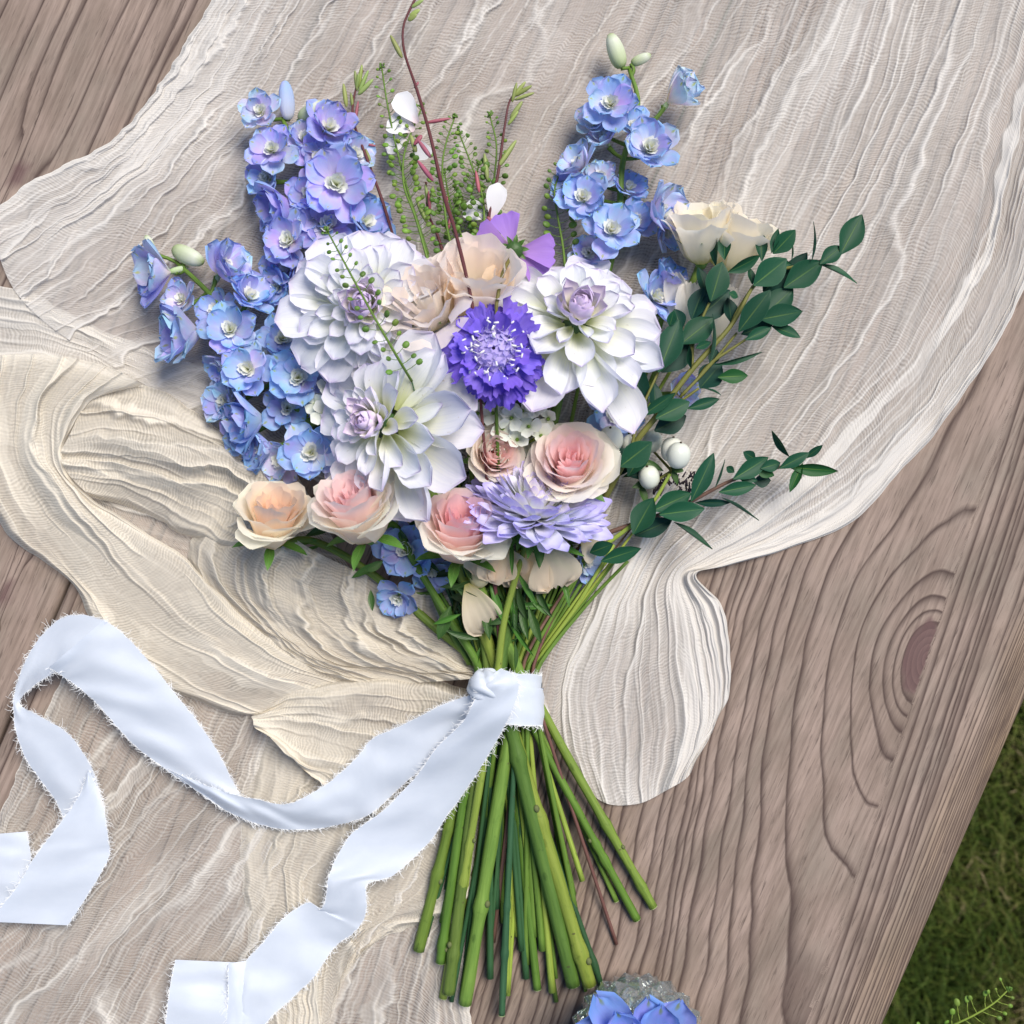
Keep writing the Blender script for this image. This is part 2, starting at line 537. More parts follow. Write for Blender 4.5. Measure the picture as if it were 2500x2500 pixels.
cloth = thing('gauze_cloth', 'cream crinkled gauze runner draped in loose folds over the wooden table beneath the bouquet', 'cloth', V(1000, 1200, 0))

def drape(guides, nu, nv, mat, base=8.0, dome=0.0, amp=14.0, spacing=(80, 34), gain=(1.0, .5), along=3.0,
          dens=0.58, dridge=0.36, seed=0, edge=0.03, e_lo=True, e_hi=True, wobble=9.0, hem=True, sharp=3.0, slope=None, zend=(1, 1), warpk=0.3, dpinch=0.2, zig=1.0, cw=(7, 4.8, 3.6), fold2fn=None, big=0.9):
    K = len(guides)
    G = np.stack([crom(g, nv) for g in guides])               # K,nv,2
    kk = np.linspace(0, 1, nu)
    # interpolate across the guides (Catmull-Rom, uniform)
    x = kk * (K - 1)
    i = np.clip(np.floor(x).astype(int), 0, K - 2)
    t = (x - i)[:, None, None]
    g0, g1, g2, g3 = G[np.clip(i - 1, 0, K - 1)], G[i], G[i + 1], G[np.clip(i + 2, 0, K - 1)]
    XY = 0.5 * (2 * g1 + (g2 - g0) * t + (2 * g0 - 5 * g1 + 4 * g2 - g3) * t ** 2 + (3 * g1 - g0 - 3 * g2 + g3) * t ** 3)
    Uu, Vv = np.meshgrid(kk, np.linspace(0, 1, nv), indexing='ij')
    du = np.linalg.norm(np.gradient(XY, axis=0), axis=2)
    Wl = np.maximum(du * (nu - 1), 60.0)              # local pixels per unit of u
    nw = float(np.median(Wl))
    h = big * noise2(Uu * nw / 150, Vv * along * 1.0, seed + 2) + 0.45 * noise2(Uu * nw / 70, Vv * along * 2.2, seed + 4)
    ridge = np.zeros_like(Uu)
    dbl = np.zeros_like(Uu)
    gl_ = np.random.default_rng(seed + 100)
    for m, (sp, ga) in enumerate(zip(spacing, gain)):
        su = sp / nw
        npl = int(1.4 / su) + 4
        pl = -0.2 + np.cumsum(su * gl_.uniform(0.45, 1.6, npl))
        Uw = Uu + su * (0.85 * noise2(Uu * 1.3 / su * 0.25, Vv * along * 0.9, seed + 7 + m) + zig * 0.16 * noise2(Uu / su * 0.5, Vv * along * 4.5, seed + 11 + m)
                        + zig * 0.07 * noise2(Uu / su * 0.8, Vv * along * 13, seed + 15 + m))
        k = np.clip(np.searchsorted(pl, Uw) - 1, 0, npl - 2)
        for kk in (k, k + 1):
            x = (Uw - pl[kk]) * Wl
            flip = np.where(gl_.random(npl) < 0.35, -1.0, 1.0)[kk]
            x = x * flip
            mod = np.clip(0.52 + 1.25 * noise2(kk * 3.717, Vv * along * 1.15, seed + 20 + m), 0.0, 1.15)
            w = cw[m]
            prof_ = np.where(x < 0, np.exp(np.minimum(x, 0) / (w * 2.6)), np.exp(-(x / (w * 0.75)) ** 2))
            thin = np.where(x < 0, np.exp(-(x / (w * 0.9)) ** 2), np.exp(-(x / (w * 0.6)) ** 2))
            h += ga * prof_ * mod
            ridge = np.maximum(ridge, thin * mod * (0.35 + 0.65 * ga))
            if m == 0:
                bw = (14 + 34 * gl_.random(npl))[kk]
                on = (gl_.random(npl) < 0.55)[kk]
                dbl = np.maximum(dbl, on * sstep(-bw - 3, -bw + 3, x) * sstep(3, -3, x) * np.clip(mod * 1.3, 0, 1))
    h += 0.07 * noise2(Uu * nw / 16, Vv * along * 9, seed + 50)
    lo = sstep(0, edge, Uu) if e_lo else 1.0
    hi = sstep(0, edge, 1 - Uu) if e_hi else 1.0
    env = lo * hi
    bulge = np.sqrt(np.clip(4 * Uu * (1 - Uu), 0, 1))
    zv = zend[0] + (zend[1] - zend[0]) * Vv
    z = 3.0 + (base - 3.0) * (0.05 + 0.95 * env) + (dome * bulge + np.maximum(amp * h, -base * 0.5) * (0.25 + 0.75 * env)) * zv
    z = np.maximum(z, 2.0)
    if slope is not None:
        z = z + slope(Uu, Vv)
    f2 = fold2fn(Uu, Vv) if fold2fn is not None else 0.22
    d = dens + dridge * np.clip(ridge, 0, 1) + f2 * dbl + 0.05 * noise2(Uu * 4, Vv * 4, seed + 9)
    d = d + dpinch * np.clip(np.median(du) / (du + 1e-3) - 1, -0.3, 1.2)
    if hem:
        if e_lo: d = d + 0.35 * (1 - sstep(0.0, edge * 0.25, Uu))
        if e_hi: d = d + 0.35 * (1 - sstep(0.0, edge * 0.25, 1 - Uu))
    X = XY[..., 0] + wobble * noise2(Uu * 2.5, Vv * along * 3.5, seed + 60) + 0.4 * wobble * noise2(Uu * 4, Vv * along * 11, seed + 61)
    Y = XY[..., 1] + wobble * noise2(Uu * 2.5, Vv * along * 3.5, seed + 62)
    # arc lengths for the weave
    wu = np.r_[0, np.cumsum(np.linalg.norm(np.diff(XY[:, nv // 2], axis=0), axis=1))]
    vl = np.concatenate([np.zeros((nu, 1)), np.cumsum(np.linalg.norm(np.diff(XY, axis=1), axis=2), axis=1)], 1)
    uv = np.stack([np.repeat(wu[:, None], nv, 1), vl], -1)
    me = grid_mesh('fold', VA(X, Y, z), mat, uv, {'weave': d})
    return put('fold', me, cloth)

A_guides = [
 [(545,-60),(480,60),(420,160),(330,290),(220,370),(80,440),(-30,520)],
 [(640,-60),(540,120),(430,270),(280,430),(130,530),(-6,610)],
 [(760,-60),(650,120),(520,290),(370,450),(200,600),(40,710)],
 [(950,-60),(820,140),(660,340),(500,540),(330,700),(130,800)],
 [(1250,-60),(1100,180),(920,430),(740,650),(520,790),(270,890)],
 [(1550,-60),(1400,220),(1220,520),(1050,800),(850,950),(560,1060)],
 [(1850,-60),(1700,250),(1540,560),(1380,850),(1250,1150),(1180,1430)],
 [(2080,-60),(1950,250),(1790,590),(1620,880),(1490,1170),(1430,1390),(1360,1560),(1322,1700),(1345,1790),(1373,1823)],
 [(2220,-60),(2110,250),(1950,590),(1780,880),(1620,1160),(1525,1390),(1440,1560),(1405,1700),(1418,1830),(1455,1948)],
 [(2370,-60),(2270,250),(2120,580),(1950,870),(1765,1120),(1590,1380),(1545,1550),(1530,1700),(1535,1850),(1545,1966)],
 [(2520,-60),(2440,200),(2340,520),(2180,840),(1990,1080),(1780,1290),(1650,1392),(1645,1550),(1665,1700),(1660,1840),(1622,1934)],
 [(2600,130),(2520,390),(2440,680),(2330,890),(2190,1080),(2060,1200),(1900,1305),(1740,1376),(1680,1402),(1712,1500),(1745,1650),(1732,1790),(1682,1892)],
 [(2640,300),(2570,560),(2500,705),(2433,841),(2329,996),(2200,1152),(2083,1268),(1941,1333),(1786,1378),(1702,1400),(1762,1480),(1785,1570),(1778,1690),(1735,1780),(1690,1828)],
]
def f2_A(u, v):
    return 0.14 + 0.40 * sstep(0.52, 0.85, u)
drape(A_guides, 860, 420, GAUZE_COOL, base=9, spacing=(92, 46, 25), gain=(1.0, .7, .4), big=1.0, amp=10, along=3.4, dens=0.47, dridge=0.55,
      seed=1, edge=0.016, dpinch=0.30, fold2fn=f2_A, e_hi=True)
C_guides = [
 [(250,1480),(160,1640),(110,1740),(60,1840),(0,2000),(-80,2120)],
 [(400,1560),(330,1750),(240,1900),(120,2060),(-60,2260)],
 [(540,1700),(460,1880),(330,2040),(180,2220),(-40,2480)],
 [(680,1700),(600,1940),(470,2110),(300,2300),(150,2560)],
 [(760,1720),(690,2000),(560,2200),(420,2400),(330,2580)],
 [(850,1750),(780,2080),(680,2280),(600,2430),(560,2580)],
 [(1000,1800),(950,2100),(860,2300),(800,2450),(790,2580)],
 [(1150,1850),(1110,2120),(1040,2300),(1010,2450),(1000,2580)],
 [(1190,1950),(1165,2200),(1153,2330),(1152,2450),(1152,2580)],
]
drape(C_guides, 620, 260, GAUZE_GREY, base=5, spacing=(85, 42, 24), gain=(1.0, .7, .4), big=1.0, amp=9, along=2.8, dens=0.36, dridge=0.56, seed=11, edge=0.02)
G_guides = [
 [(-60,690),(100,730),(300,830),(520,900)],
 [(-60,760),(120,790),(320,880),(580,970)],
 [(-60,830),(150,850),(350,930),(640,1050)],
 [(-60,910),(150,920),(380,990),(700,1120)],
 [(-40,1050),(180,1090),(420,1170),(780,1260)],
 [(60,1220),(260,1270),(500,1340),(860,1400)],
 [(240,1450),(440,1480),(680,1500),(1000,1540)],
 [(480,1640),(680,1640),(900,1640),(1160,1660)],
]
drape(G_guides, 330, 180, GAUZE_GREY, base=4, spacing=(80, 34), gain=(1.0, .5), big=.8, amp=6, along=2, dens=0.46, dridge=0.44, seed=17, edge=0.03)
h_guides = [
 [(700,1110),(610,1085),(530,1042),(450,983),(340,935),(230,930)],
 [(700,1150),(540,1085),(420,1025),(310,990),(200,990)],
 [(710,1200),(540,1140),(400,1085),(280,1055),(170,1060)],
 [(710,1260),(540,1205),(420,1155),(290,1120),(150,1110)],
 [(700,1310),(560,1270),(440,1225),(330,1180),(170,1160)],
 [(660,1345),(540,1335),(440,1300),(340,1250),(220,1210)],
]
drape(h_guides, 260, 260, GAUZE_WARM, base=24, dome=44, spacing=(72, 28), gain=(1.0, .4), big=1.3, amp=25, cw=(13, 6), along=1.6, dens=0.60, dridge=0.38, seed=23, edge=0.07)
k_guides = [
 [(-90,872),(-80,1000),(-62,1130),(0,1270),(60,1340),(190,1430),(240,1550),(350,1650),(480,1708),(570,1742),(650,1752)],
 [(60,862),(25,1000),(38,1120),(95,1240),(185,1350),(290,1480),(400,1580),(530,1660),(640,1712),(740,1738)],
 [(165,872),(100,1000),(100,1115),(165,1225),(262,1345),(380,1460),(510,1560),(650,1640),(830,1705)],
 [(265,895),(165,1000),(138,1110),(198,1212),(302,1312),(430,1415),(560,1530),(710,1620),(900,1685)],
 [(350,935),(230,985),(168,1065),(158,1135),(218,1205),(320,1278),(430,1342),(520,1430),(620,1530),(760,1610),(960,1670)],
]
def sl_k(u, v):
    return 26 * sstep(0.25, 1.0, u) * (1 - 0.8 * sstep(0.6, 1.0, v))
drape(k_guides, 280, 280, GAUZE_WARM, base=16, dome=36, spacing=(70, 28), gain=(1.0, .45), big=1.6, amp=22, cw=(12, 6), along=2.6, dens=0.62, dridge=0.38, seed=29, edge=0.06, slope=sl_k, zend=(1, 0.4))
m_guides = [
 [(610,1240),(490,1290),(458,1350),(500,1440),(600,1560),(690,1610),(800,1650)],
 [(680,1290),(590,1370),(600,1460),(680,1550),(790,1625),(940,1670)],
 [(760,1340),(720,1420),(750,1520),(850,1610),(1050,1660)],
 [(870,1390),(870,1480),(930,1560),(1050,1625),(1180,1650)],
 [(1000,1430),(1020,1520),(1090,1590),(1200,1640)],
 [(1150,1430),(1180,1520),(1230,1600)],
]
drape(m_guides, 270, 220, GAUZE_WARM, base=26, dome=32, spacing=(66, 27), gain=(1.0, .45), big=1.6, amp=24, cw=(12, 6), along=2.2, dens=0.62, dridge=0.38, seed=37, edge=0.06)
f_guides = [
 [(640,1800),(598,1960),(588,2100),(602,2250),(600,2350),(596,2560)],
 [(780,1850),(715,1980),(690,2120),(690,2260),(675,2380),(670,2560)],
 [(900,1900),(850,2050),(800,2160),(770,2280),(740,2400),(735,2560)],
 [(1050,1950),(985,2100),(910,2190),(850,2260),(800,2350),(790,2560)],
 [(1180,2000),(1140,2100),(1060,2190),(960,2240),(880,2290),(840,2400)],
 [(1200,2050),(1165,2140),(1120,2220),(1020,2262),(930,2290),(880,2330)],
]
drape(f_guides, 270, 220, GAUZE_WARM, base=8, dome=8, spacing=(74, 30), gain=(1.0, .5), big=1.4, amp=15, cw=(10, 5), along=2.4, dens=0.52, dridge=0.46, seed=43, edge=0.05)
d_guides = [
 [(632,1735),(700,1690),(800,1662),(920,1650),(1060,1660),(1200,1700)],
 [(618,1745),(760,1715),(900,1710),(1040,1730),(1200,1760)],
 [(614,1758),(740,1765),(880,1780),(1020,1800),(1200,1830)],
 [(625,1775),(710,1825),(820,1870),(950,1900),(1150,1930)],
 [(650,1790),(730,1865),(795,1905),(860,1935),(1000,1990)],
 [(700,1815),(750,1885),(790,1915),(850,1960),(940,2010)],
]
drape(d_guides, 230, 200, GAUZE_WARM, base=34, dome=20, spacing=(54, 24), gain=(1.0, .45), big=1.4, amp=18, cw=(10, 5), along=1.8, dens=0.64, dridge=0.36, seed=47, edge=0.07)
# ================================================================== PETALS AND LEAVES
def petal_mat(name, stops, streak=0.10, sfreq=26.0, rough=0.55, trans=0.25, edge=None, edgeamt=0.0, spec=0.25, spot=None, patch=None, blem=False):
    k = N(name)
    uv = k.n('UVMap').outputs[0]
    sep = k.n('SeparateXYZ', {0: uv})
    oi = k.n('ObjectInfo')
    wob = k.noise(k.mapv(uv, (5, 3, 1)), 1.0, 2)
    v = k.math('ADD', sep.outputs[1], k.math('MULTIPLY', k.math('SUBTRACT', wob, 0.5), 0.22))
    c = k.ramp(v, stops)
    if edge:
        e = k.math('ABSOLUTE', k.math('SUBTRACT', sep.outputs[0], 0.5))
        e = k.math('MULTIPLY', k.math('POWER', k.math('MULTIPLY', e, 2.0), 2.0), k.math('MULTIPLY', v, edgeamt), clamp=True)
        c = k.mix(e, c, edge)
    rv = k.n('CombineXYZ', {0: k.math('MULTIPLY', oi.outputs['Random'], 30.0), 1: oi.outputs['Random'], 2: 0.0}).outputs[0]
    sv = k.n('VectorMath', {0: k.mapv(uv, (sfreq, 1.5, 1)), 1: rv}, operation='ADD').outputs[0]
    st = k.noise(sv, 1.0, 3, 0.6)
    c = k.mix(k.math('MULTIPLY', k.math('SUBTRACT', st, 0.35, clamp=True), streak * 2.2, clamp=True), c, tuple(x * 0.62 for x in stops[len(stops) // 2][1]))
    if patch:
        pn = k.noise(k.n('VectorMath', {0: k.mapv(uv, (1.6, 1.8, 1)), 1: rv}, operation='ADD').outputs[0], 1.0, 2)
        c = k.mix(k.ramp(pn, [(0.42, (0, 0, 0)), (0.66, (0.6, 0.6, 0.6))]), c, patch)
    if spot:
        # the small greenish mark near the tip of each sepal
        du = k.math('MULTIPLY', k.math('SUBTRACT', sep.outputs[0], 0.5), 1.6)
        dv = k.math('SUBTRACT', sep.outputs[1], 0.90)
        d = k.math('ADD', k.math('MULTIPLY', du, du), k.math('MULTIPLY', dv, dv))
        c = k.mix(k.math('SUBTRACT', 1.0, k.math('MULTIPLY', d, 70.0), clamp=True), c, spot)
    if blem:
        bn = k.noise(k.n('VectorMath', {0: k.mapv(uv, (9, 9, 1)), 1: rv}, operation='ADD').outputs[0], 1.0, 2, 0.6)
        c = k.mix(k.ramp(bn, [(0.70, (0, 0, 0)), (0.76, (0.55, 0.55, 0.55))]), c, (0.50, 0.42, 0.33))
        vn = k.noise(k.n('VectorMath', {0: k.mapv(uv, (30, 0.8, 1)), 1: rv}, operation='ADD').outputs[0], 1.0, 2)
        c = k.mix(k.ramp(vn, [(0.50, (0, 0, 0)), (0.62, (0.22, 0.22, 0.22))]), c, (0.66, 0.68, 0.80))
    c = k.mix(1.0, c, oi.outputs['Color'], 'MULTIPLY')
    h = k.math('ADD', st, k.math('MULTIPLY', wob, 0.6))
    p = k.n('BsdfPrincipled', {'Base Color': c, 'Roughness': rough, 'Specular IOR Level': spec, 'Normal': k.bump(h, 0.22, 0.0005)})
    t = k.n('BsdfTranslucent', {'Color': c})
    return k.surf(k.n('MixShader', {0: trans, 1: p.outputs[0], 2: t.outputs[0]}).outputs[0])

P_DAHLIA = petal_mat('dahlia_petal', [(0.0, (0.64, 0.70, 0.26)), (0.30, (0.86, 0.87, 0.66)), (0.62, (0.88, 0.89, 0.87)), (0.90, (0.87, 0.87, 0.93)), (1.0, (0.77, 0.68, 0.89))],
                     streak=0.05, sfreq=14, edge=(0.82, 0.75, 0.91), edgeamt=0.34, trans=0.42, blem=True)
P_DAHLIA_IN = petal_mat('dahlia_inner_petal', [(0.0, (0.70, 0.72, 0.34)), (0.35, (0.86, 0.84, 0.72)), (0.7, (0.85, 0.77, 0.88)), (1.0, (0.70, 0.54, 0.83))],
                        streak=0.08, sfreq=12, trans=0.2)
P_DELPH = petal_mat('delphinium_petal', [(0.0, (0.70, 0.76, 0.74)), (0.26, (0.62, 0.68, 0.90)), (0.6, (0.43, 0.56, 0.90)), (1.0, (0.27, 0.50, 0.90))],
                    streak=0.22, sfreq=22, spot=(0.36, 0.44, 0.20), trans=0.38, patch=(0.52, 0.42, 0.86))
P_BEE = petal_mat('delphinium_eye', [(0.0, (0.52, 0.58, 0.28)), (0.4, (0.74, 0.76, 0.62)), (1.0, (0.80, 0.81, 0.80))], streak=0.08)
P_SCAB = petal_mat('scabious_petal', [(0.0, (0.44, 0.36, 0.78)), (0.35, (0.27, 0.19, 0.76)), (1.0, (0.205, 0.13, 0.72))], streak=0.25, sfreq=16, trans=0.25)
P_SCAB_IN = petal_mat('scabious_floret', [(0.0, (0.46, 0.42, 0.60)), (0.5, (0.60, 0.54, 0.84)), (1.0, (0.48, 0.40, 0.84))], streak=0.1)
P_MAUVE = petal_mat('mauve_petal', [(0.0, (0.34, 0.27, 0.05)), (0.18, (0.42, 0.26, 0.30)), (0.35, (0.42, 0.24, 0.66)), (1.0, (0.36, 0.20, 0.70))], streak=0.25, sfreq=20, trans=0.3)
P_ASTER = petal_mat('aster_petal', [(0.0, (0.89, 0.90, 0.94)), (0.5, (0.87, 0.88, 0.95)), (0.80, (0.70, 0.68, 0.94)), (1.0, (0.50, 0.44, 0.90))], streak=0.04, sfreq=6, trans=0.28)
P_ROSE = petal_mat('rose_petal', [(0.0, (0.92, 0.80, 0.60)), (0.25, (0.92, 0.88, 0.83)), (0.7, (0.92, 0.90, 0.87)), (1.0, (0.91, 0.90, 0.86))], streak=0.02, sfreq=16, trans=0.6)
P_LISI = petal_mat('lisianthus_petal', [(0.0, (0.62, 0.62, 0.22)), (0.16, (0.89, 0.86, 0.72)), (0.45, (0.92, 0.905, 0.87)), (1.0, (0.92, 0.89, 0.88))], streak=0.03, sfreq=24, trans=0.6)
P_WHITE = petal_mat('white_petal', [(0.0, (0.66, 0.70, 0.44)), (0.3, (0.80, 0.81, 0.72)), (1.0, (0.83, 0.84, 0.82))], streak=0.05)
P_GAURA = petal_mat('gaura_petal', [(0.0, (0.80, 0.62, 0.66)), (0.3, (0.84, 0.83, 0.87)), (1.0, (0.86, 0.87, 0.90))], streak=0.05)
P_BUD = petal_mat('bud_green_white', [(0.0, (0.24, 0.36, 0.08)), (0.35, (0.56, 0.64, 0.40)), (0.7, (0.74, 0.78, 0.66)), (1.0, (0.30, 0.40, 0.12))], streak=0.2, sfreq=14)

def leaf_mat(name, col, vein, back=None, rough=0.42, spec=0.35, sv_amt=1.0):
    k = N(name)
    uv = k.n('UVMap').outputs[0]
    sep = k.n('SeparateXYZ', {0: uv})
    oi = k.n('ObjectInfo')
    a = k.math('ABSOLUTE', k.math('SUBTRACT', sep.outputs[0], 0.5))
    mid = k.math('SUBTRACT', 1.0, k.math('MULTIPLY', a, 24.0), clamp=True)
    mid = k.math('MULTIPLY', mid, k.math('SUBTRACT', 1.15, sep.outputs[1], clamp=True))
    vv = k.math('SUBTRACT', sep.outputs[1], k.math('MULTIPLY', a, 0.55))
    sv = k.math('POWER', k.math('ABSOLUTE', k.math('SINE', k.math('MULTIPLY', vv, 24.0))), 14.0)
    n1 = k.noise(k.n('TexCoord').outputs['Object'], 55, 3, 0.6)
    c = k.mix(n1, tuple(x * 0.72 for x in col), tuple(x * 1.3 for x in col))
    c = k.mix(k.math('MULTIPLY', sv, 0.16 * sv_amt), c, vein)
    c = k.mix(k.math('MULTIPLY', mid, 0.75), c, vein)
    e = k.math('SUBTRACT', k.math('MULTIPLY', a, 2.0), 0.93, clamp=True)
    c = k.mix(k.math('MULTIPLY', e, 9.0, clamp=True), c, tuple(x * 1.5 + 0.02 for x in col))
    c = k.mix(1.0, c, oi.outputs['Color'], 'MULTIPLY')
    geo = k.n('NewGeometry')
    if back:
        c = k.mix(geo.outputs['Backfacing'], c, back)
    p = k.n('BsdfPrincipled', {'Base Color': c, 'Roughness': rough, 'Specular IOR Level': spec, 'Normal': k.bump(k.math('ADD', k.math('MULTIPLY', mid, -1.0), k.math('MULTIPLY', sv, -0.3 * sv_amt)), 0.25, 0.0005)})
    t = k.n('BsdfTranslucent', {'Color': c})
    return k.surf(k.n('MixShader', {0: 0.12, 1: p.outputs[0], 2: t.outputs[0]}).outputs[0])

L_EUC = leaf_mat('eucalyptus_leaf', (0.010, 0.056, 0.034), (0.12, 0.20, 0.055), back=(0.04, 0.10, 0.062), rough=0.5, spec=0.22, sv_amt=0.12)
L_GREEN = leaf_mat('green_leaf', (0.040, 0.095, 0.022), (0.10, 0.19, 0.05))
L_FRESH = leaf_mat('fresh_leaf', (0.075, 0.19, 0.030), (0.18, 0.32, 0.08))

def stem_mat(name, c0, c1, rough=0.45):
    k = N(name)
    uv = k.n('UVMap').outputs[0]
    oi = k.n('ObjectInfo')
    rv = k.n('CombineXYZ', {0: k.math('MULTIPLY', oi.outputs['Random'], 20.0), 1: 0.0, 2: 0.0}).outputs[0]
    vec = k.n('VectorMath', {0: k.mapv(uv, (11, 0.8, 1)), 1: rv}, operation='ADD').outputs[0]
    n1 = k.noise(vec, 1.0, 4, 0.65)
    n2 = k.noise(k.mapv(uv, (4, 3, 1), (3, 1, 2)), 1.0, 3, 0.6)
    c = k.mix(n1, c0, c1)
    c = k.mix(k.ramp(n2, [(0.60, (0, 0, 0)), (0.75, (0.6, 0.6, 0.6))]), c, tuple(x * 0.5 for x in c0))
    sp = k.noise(k.mapv(uv, (7, 7, 1), (8, 1, 2)), 1.0, 1)
    c = k.mix(k.ramp(sp, [(0.73, (0, 0, 0)), (0.76, (0.8, 0.8, 0.8))]), c, (0.07, 0.06, 0.03))
    c = k.mix(1.0, c, oi.outputs['Color'], 'MULTIPLY')
    p = k.n('BsdfPrincipled', {'Base Color': c, 'Roughness': 0.55, 'Specular IOR Level': 0.3, 'Normal': k.bump(n1, 0.5, 0.0008)})
    return k.surf(p.outputs[0])
S_GREEN = stem_mat('stem_green', (0.032, 0.092, 0.010), (0.185, 0.300, 0.050))
S_LIME = stem_mat('stem_lime', (0.10, 0.19, 0.020), (0.38, 0.46, 0.085))
S_DARK = stem_mat('stem_dark', (0.010, 0.048, 0.018), (0.052, 0.135, 0.050))
S_RED = stem_mat('stem_red', (0.070, 0.018, 0.022), (0.135, 0.040, 0.045))
S_TWIG = stem_mat('stem_twig', (0.085, 0.045, 0.035), (0.17, 0.095, 0.070))
S_OLIVE = stem_mat('stem_olive', (0.10, 0.115, 0.022), (0.21, 0.20, 0.055))
M_CUT = simple('cut_stem_end', (0.42, 0.50, 0.24), 0.7, 0, 0.2)
M_NODE = simple('stem_node', (0.11, 0.13, 0.045), 0.7, 0, 0.35, 0.3)
M_DARKC = simple('dark_centre', (0.03, 0.03, 0.02), 0.6)
M_BERRY = simple('snowberry_skin', (0.72, 0.74, 0.66), 0.28, 0.15, 0.05, 0.05, 120, 0.5)
M_POD = simple('green_pod', (0.10, 0.20, 0.03), 0.5, 0.1, 0.25)
M_PODL = simple('pale_pod', (0.165, 0.29, 0.04), 0.5, 0.2, 0.2)
M_GBUD = simple('gaura_bud', (0.27, 0.33, 0.10), 0.5, 0.1, 0.3)
M_PINKBUD = simple('pink_bud', (0.36, 0.10, 0.14), 0.5, 0.1, 0.3)
M_STAMEN = simple('white_stamen', (0.82, 0.80, 0.84), 0.5, 0.1, 0.05)

def prof(pts):
    x = [p[0] for p in pts]; y = [p[1] for p in pts]
    c = crom(np.array(pts, float), 60)
    return lambda v: np.interp(v, c[:, 0], c[:, 1])
PF_OVATE = prof([(0, .20), (.2, .55), (.45, .92), (.65, 1), (.82, .92), (.93, .66), (.985, .30), (1, .06)])
PF_ROUND = prof([(0, .16), (.2, .50), (.5, .92), (.70, 1), (.86, .86), (.95, .58), (1, .12)])
PF_BROAD = prof([(0, .15), (.25, .62), (.55, .98), (.8, 1), (.93, .80), (1, .42)])
PF_STRAP = prof([(0, .45), (.3, .8), (.6, 1), (.85, .92), (.95, .65), (1, .15)])
PF_LEAF = prof([(0, .07), (.12, .40), (.35, .92), (.52, 1), (.72, .80), (.88, .42), (1, .03)])
PF_WEDGE = prof([(0, .12), (.3, .35), (.6, .72), (.85, 1), (.95, .95), (1, .70)])

def petal(name, mat, L, W, pf, bend=(0, 0), cup=(0.5, 0.2), ruf=0.0, rfreq=3.0, nu=3, nv=8, tipcurl=0.0, twist=0.0, notch=0.0, seed=None):
    r = random.Random(seed if seed is not None else random.random())
    vs, uv, y, z = [], [], 0.0, 0.0
    ph, ph2 = r.uniform(0, 6.28), r.uniform(0, 6.28)
    th_prev = 0
    for j in range(nv + 1):
        v = j / nv
        th = bend[0] * v + bend[1] * v * v + tipcurl * max(0, v - 0.72) ** 2 * 12
        if j:
            y += math.cos((th + th_prev) / 2) * L / nv
            z += math.sin((th + th_prev) / 2) * L / nv
        th_prev = th
        w = W * 0.5 * float(pf(v))
        c = cup[0] + (cup[1] - cup[0]) * v
        tw = twist * v
        for i in range(-nu, nu + 1):
            u = i / nu
            a = c * u
            if abs(c) > 1e-3:
                x, n = w * math.sin(a) / c, w * (1 - math.cos(a)) / c
            else:
                x, n = w * u, 0
            n += ruf * L * v ** 1.5 * (0.25 + 0.75 * abs(u)) * math.sin(rfreq * PI * u + ph + 3 * v) + ruf * 0.5 * L * v * math.sin(5 * v + ph2)
            dy = -notch * L * v ** 6 * (1 - abs(u)) * 0.5 + ruf * 0.6 * L * v ** 4 * math.sin(rfreq * 1.7 * PI * u + ph2)
            x, n = x * math.cos(tw) - n * math.sin(tw), x * math.sin(tw) + n * math.cos(tw)
            vs.append((x, y + dy * math.cos(th) - n * math.sin(th), z + n * math.cos(th) + dy * math.sin(th)))
            uv.append((u * .5 + .5, v))
    m = 2 * nu + 1
    f = [(j * m + i, j * m + i + 1, (j + 1) * m + i + 1, (j + 1) * m + i) for j in range(nv) for i in range(m - 1)]
    return mk(name, vs, f, mat, uv)

def axes(a):
    a = Vector(a).normalized()
    e1 = a.cross(Vector((0.31, 0.17, 0.93)))
    if e1.length < 1e-3:
        e1 = a.cross(Vector((1, 0, 0)))
    e1.normalize()
    return a, e1, a.cross(e1)

def jit(c, s=0.05, r=random):
    k = 1 + r.uniform(-s, s)
    return tuple(max(0, x * k * (1 + r.uniform(-s, s) * 0.4)) for x in c)

def seg(a, b, r0, r1, ns=6):
    """tapered stick between two world points, verts+faces"""
    a, b = Vector(a), Vector(b)
    d = (b - a).normalized()
    x = d.orthogonal().normalized()
    y = d.cross(x)
    vs = []
    for p, r in ((a, r0), (b, r1)):
        for k in range(ns):
            t = 2 * PI * k / ns
            vs.append(p + (x * math.cos(t) + y * math.sin(t)) * r * U)
    f = [(k, (k + 1) % ns, ns + (k + 1) % ns, ns + k) for k in range(ns)] + [tuple(range(ns - 1, -1, -1)), tuple(range(ns, 2 * ns))]
    return vs, f

def ellipsoid(name, mat, lx, ly, lz, nu=10, nv=8, dent=0.0, pointed=0.0):
    """long axis y from 0 to ly"""
    vs, uv = [], []
    for j in range(nv + 1):
        v = j / nv
        r = math.sin(PI * min(max(v, 0.012), 0.988)) ** (0.75)
        r *= 1 - pointed * v ** 2
        for i in range(nu):
            t = 2 * PI * i / nu
            q = r * (1 - dent * abs(math.sin(t * 1.5)) ** 6)
            vs.append((lx / 2 * q * math.cos(t), ly * (0.5 - 0.5 * math.cos(PI * v)), lz / 2 * q * math.sin(t)))
            uv.append((i / nu, v))
    f = [(j * nu + i, j * nu + (i + 1) % nu, (j + 1) * nu + (i + 1) % nu, (j + 1) * nu + i) for j in range(nv) for i in range(nu)]
    return mk(name, vs, f, mat, uv)

def join(parts):
    vs, f = [], []
    for v, ff in parts:
        o = len(vs)
        vs += list(v)
        f += [tuple(i + o for i in q) for q in ff]
    return vs, f

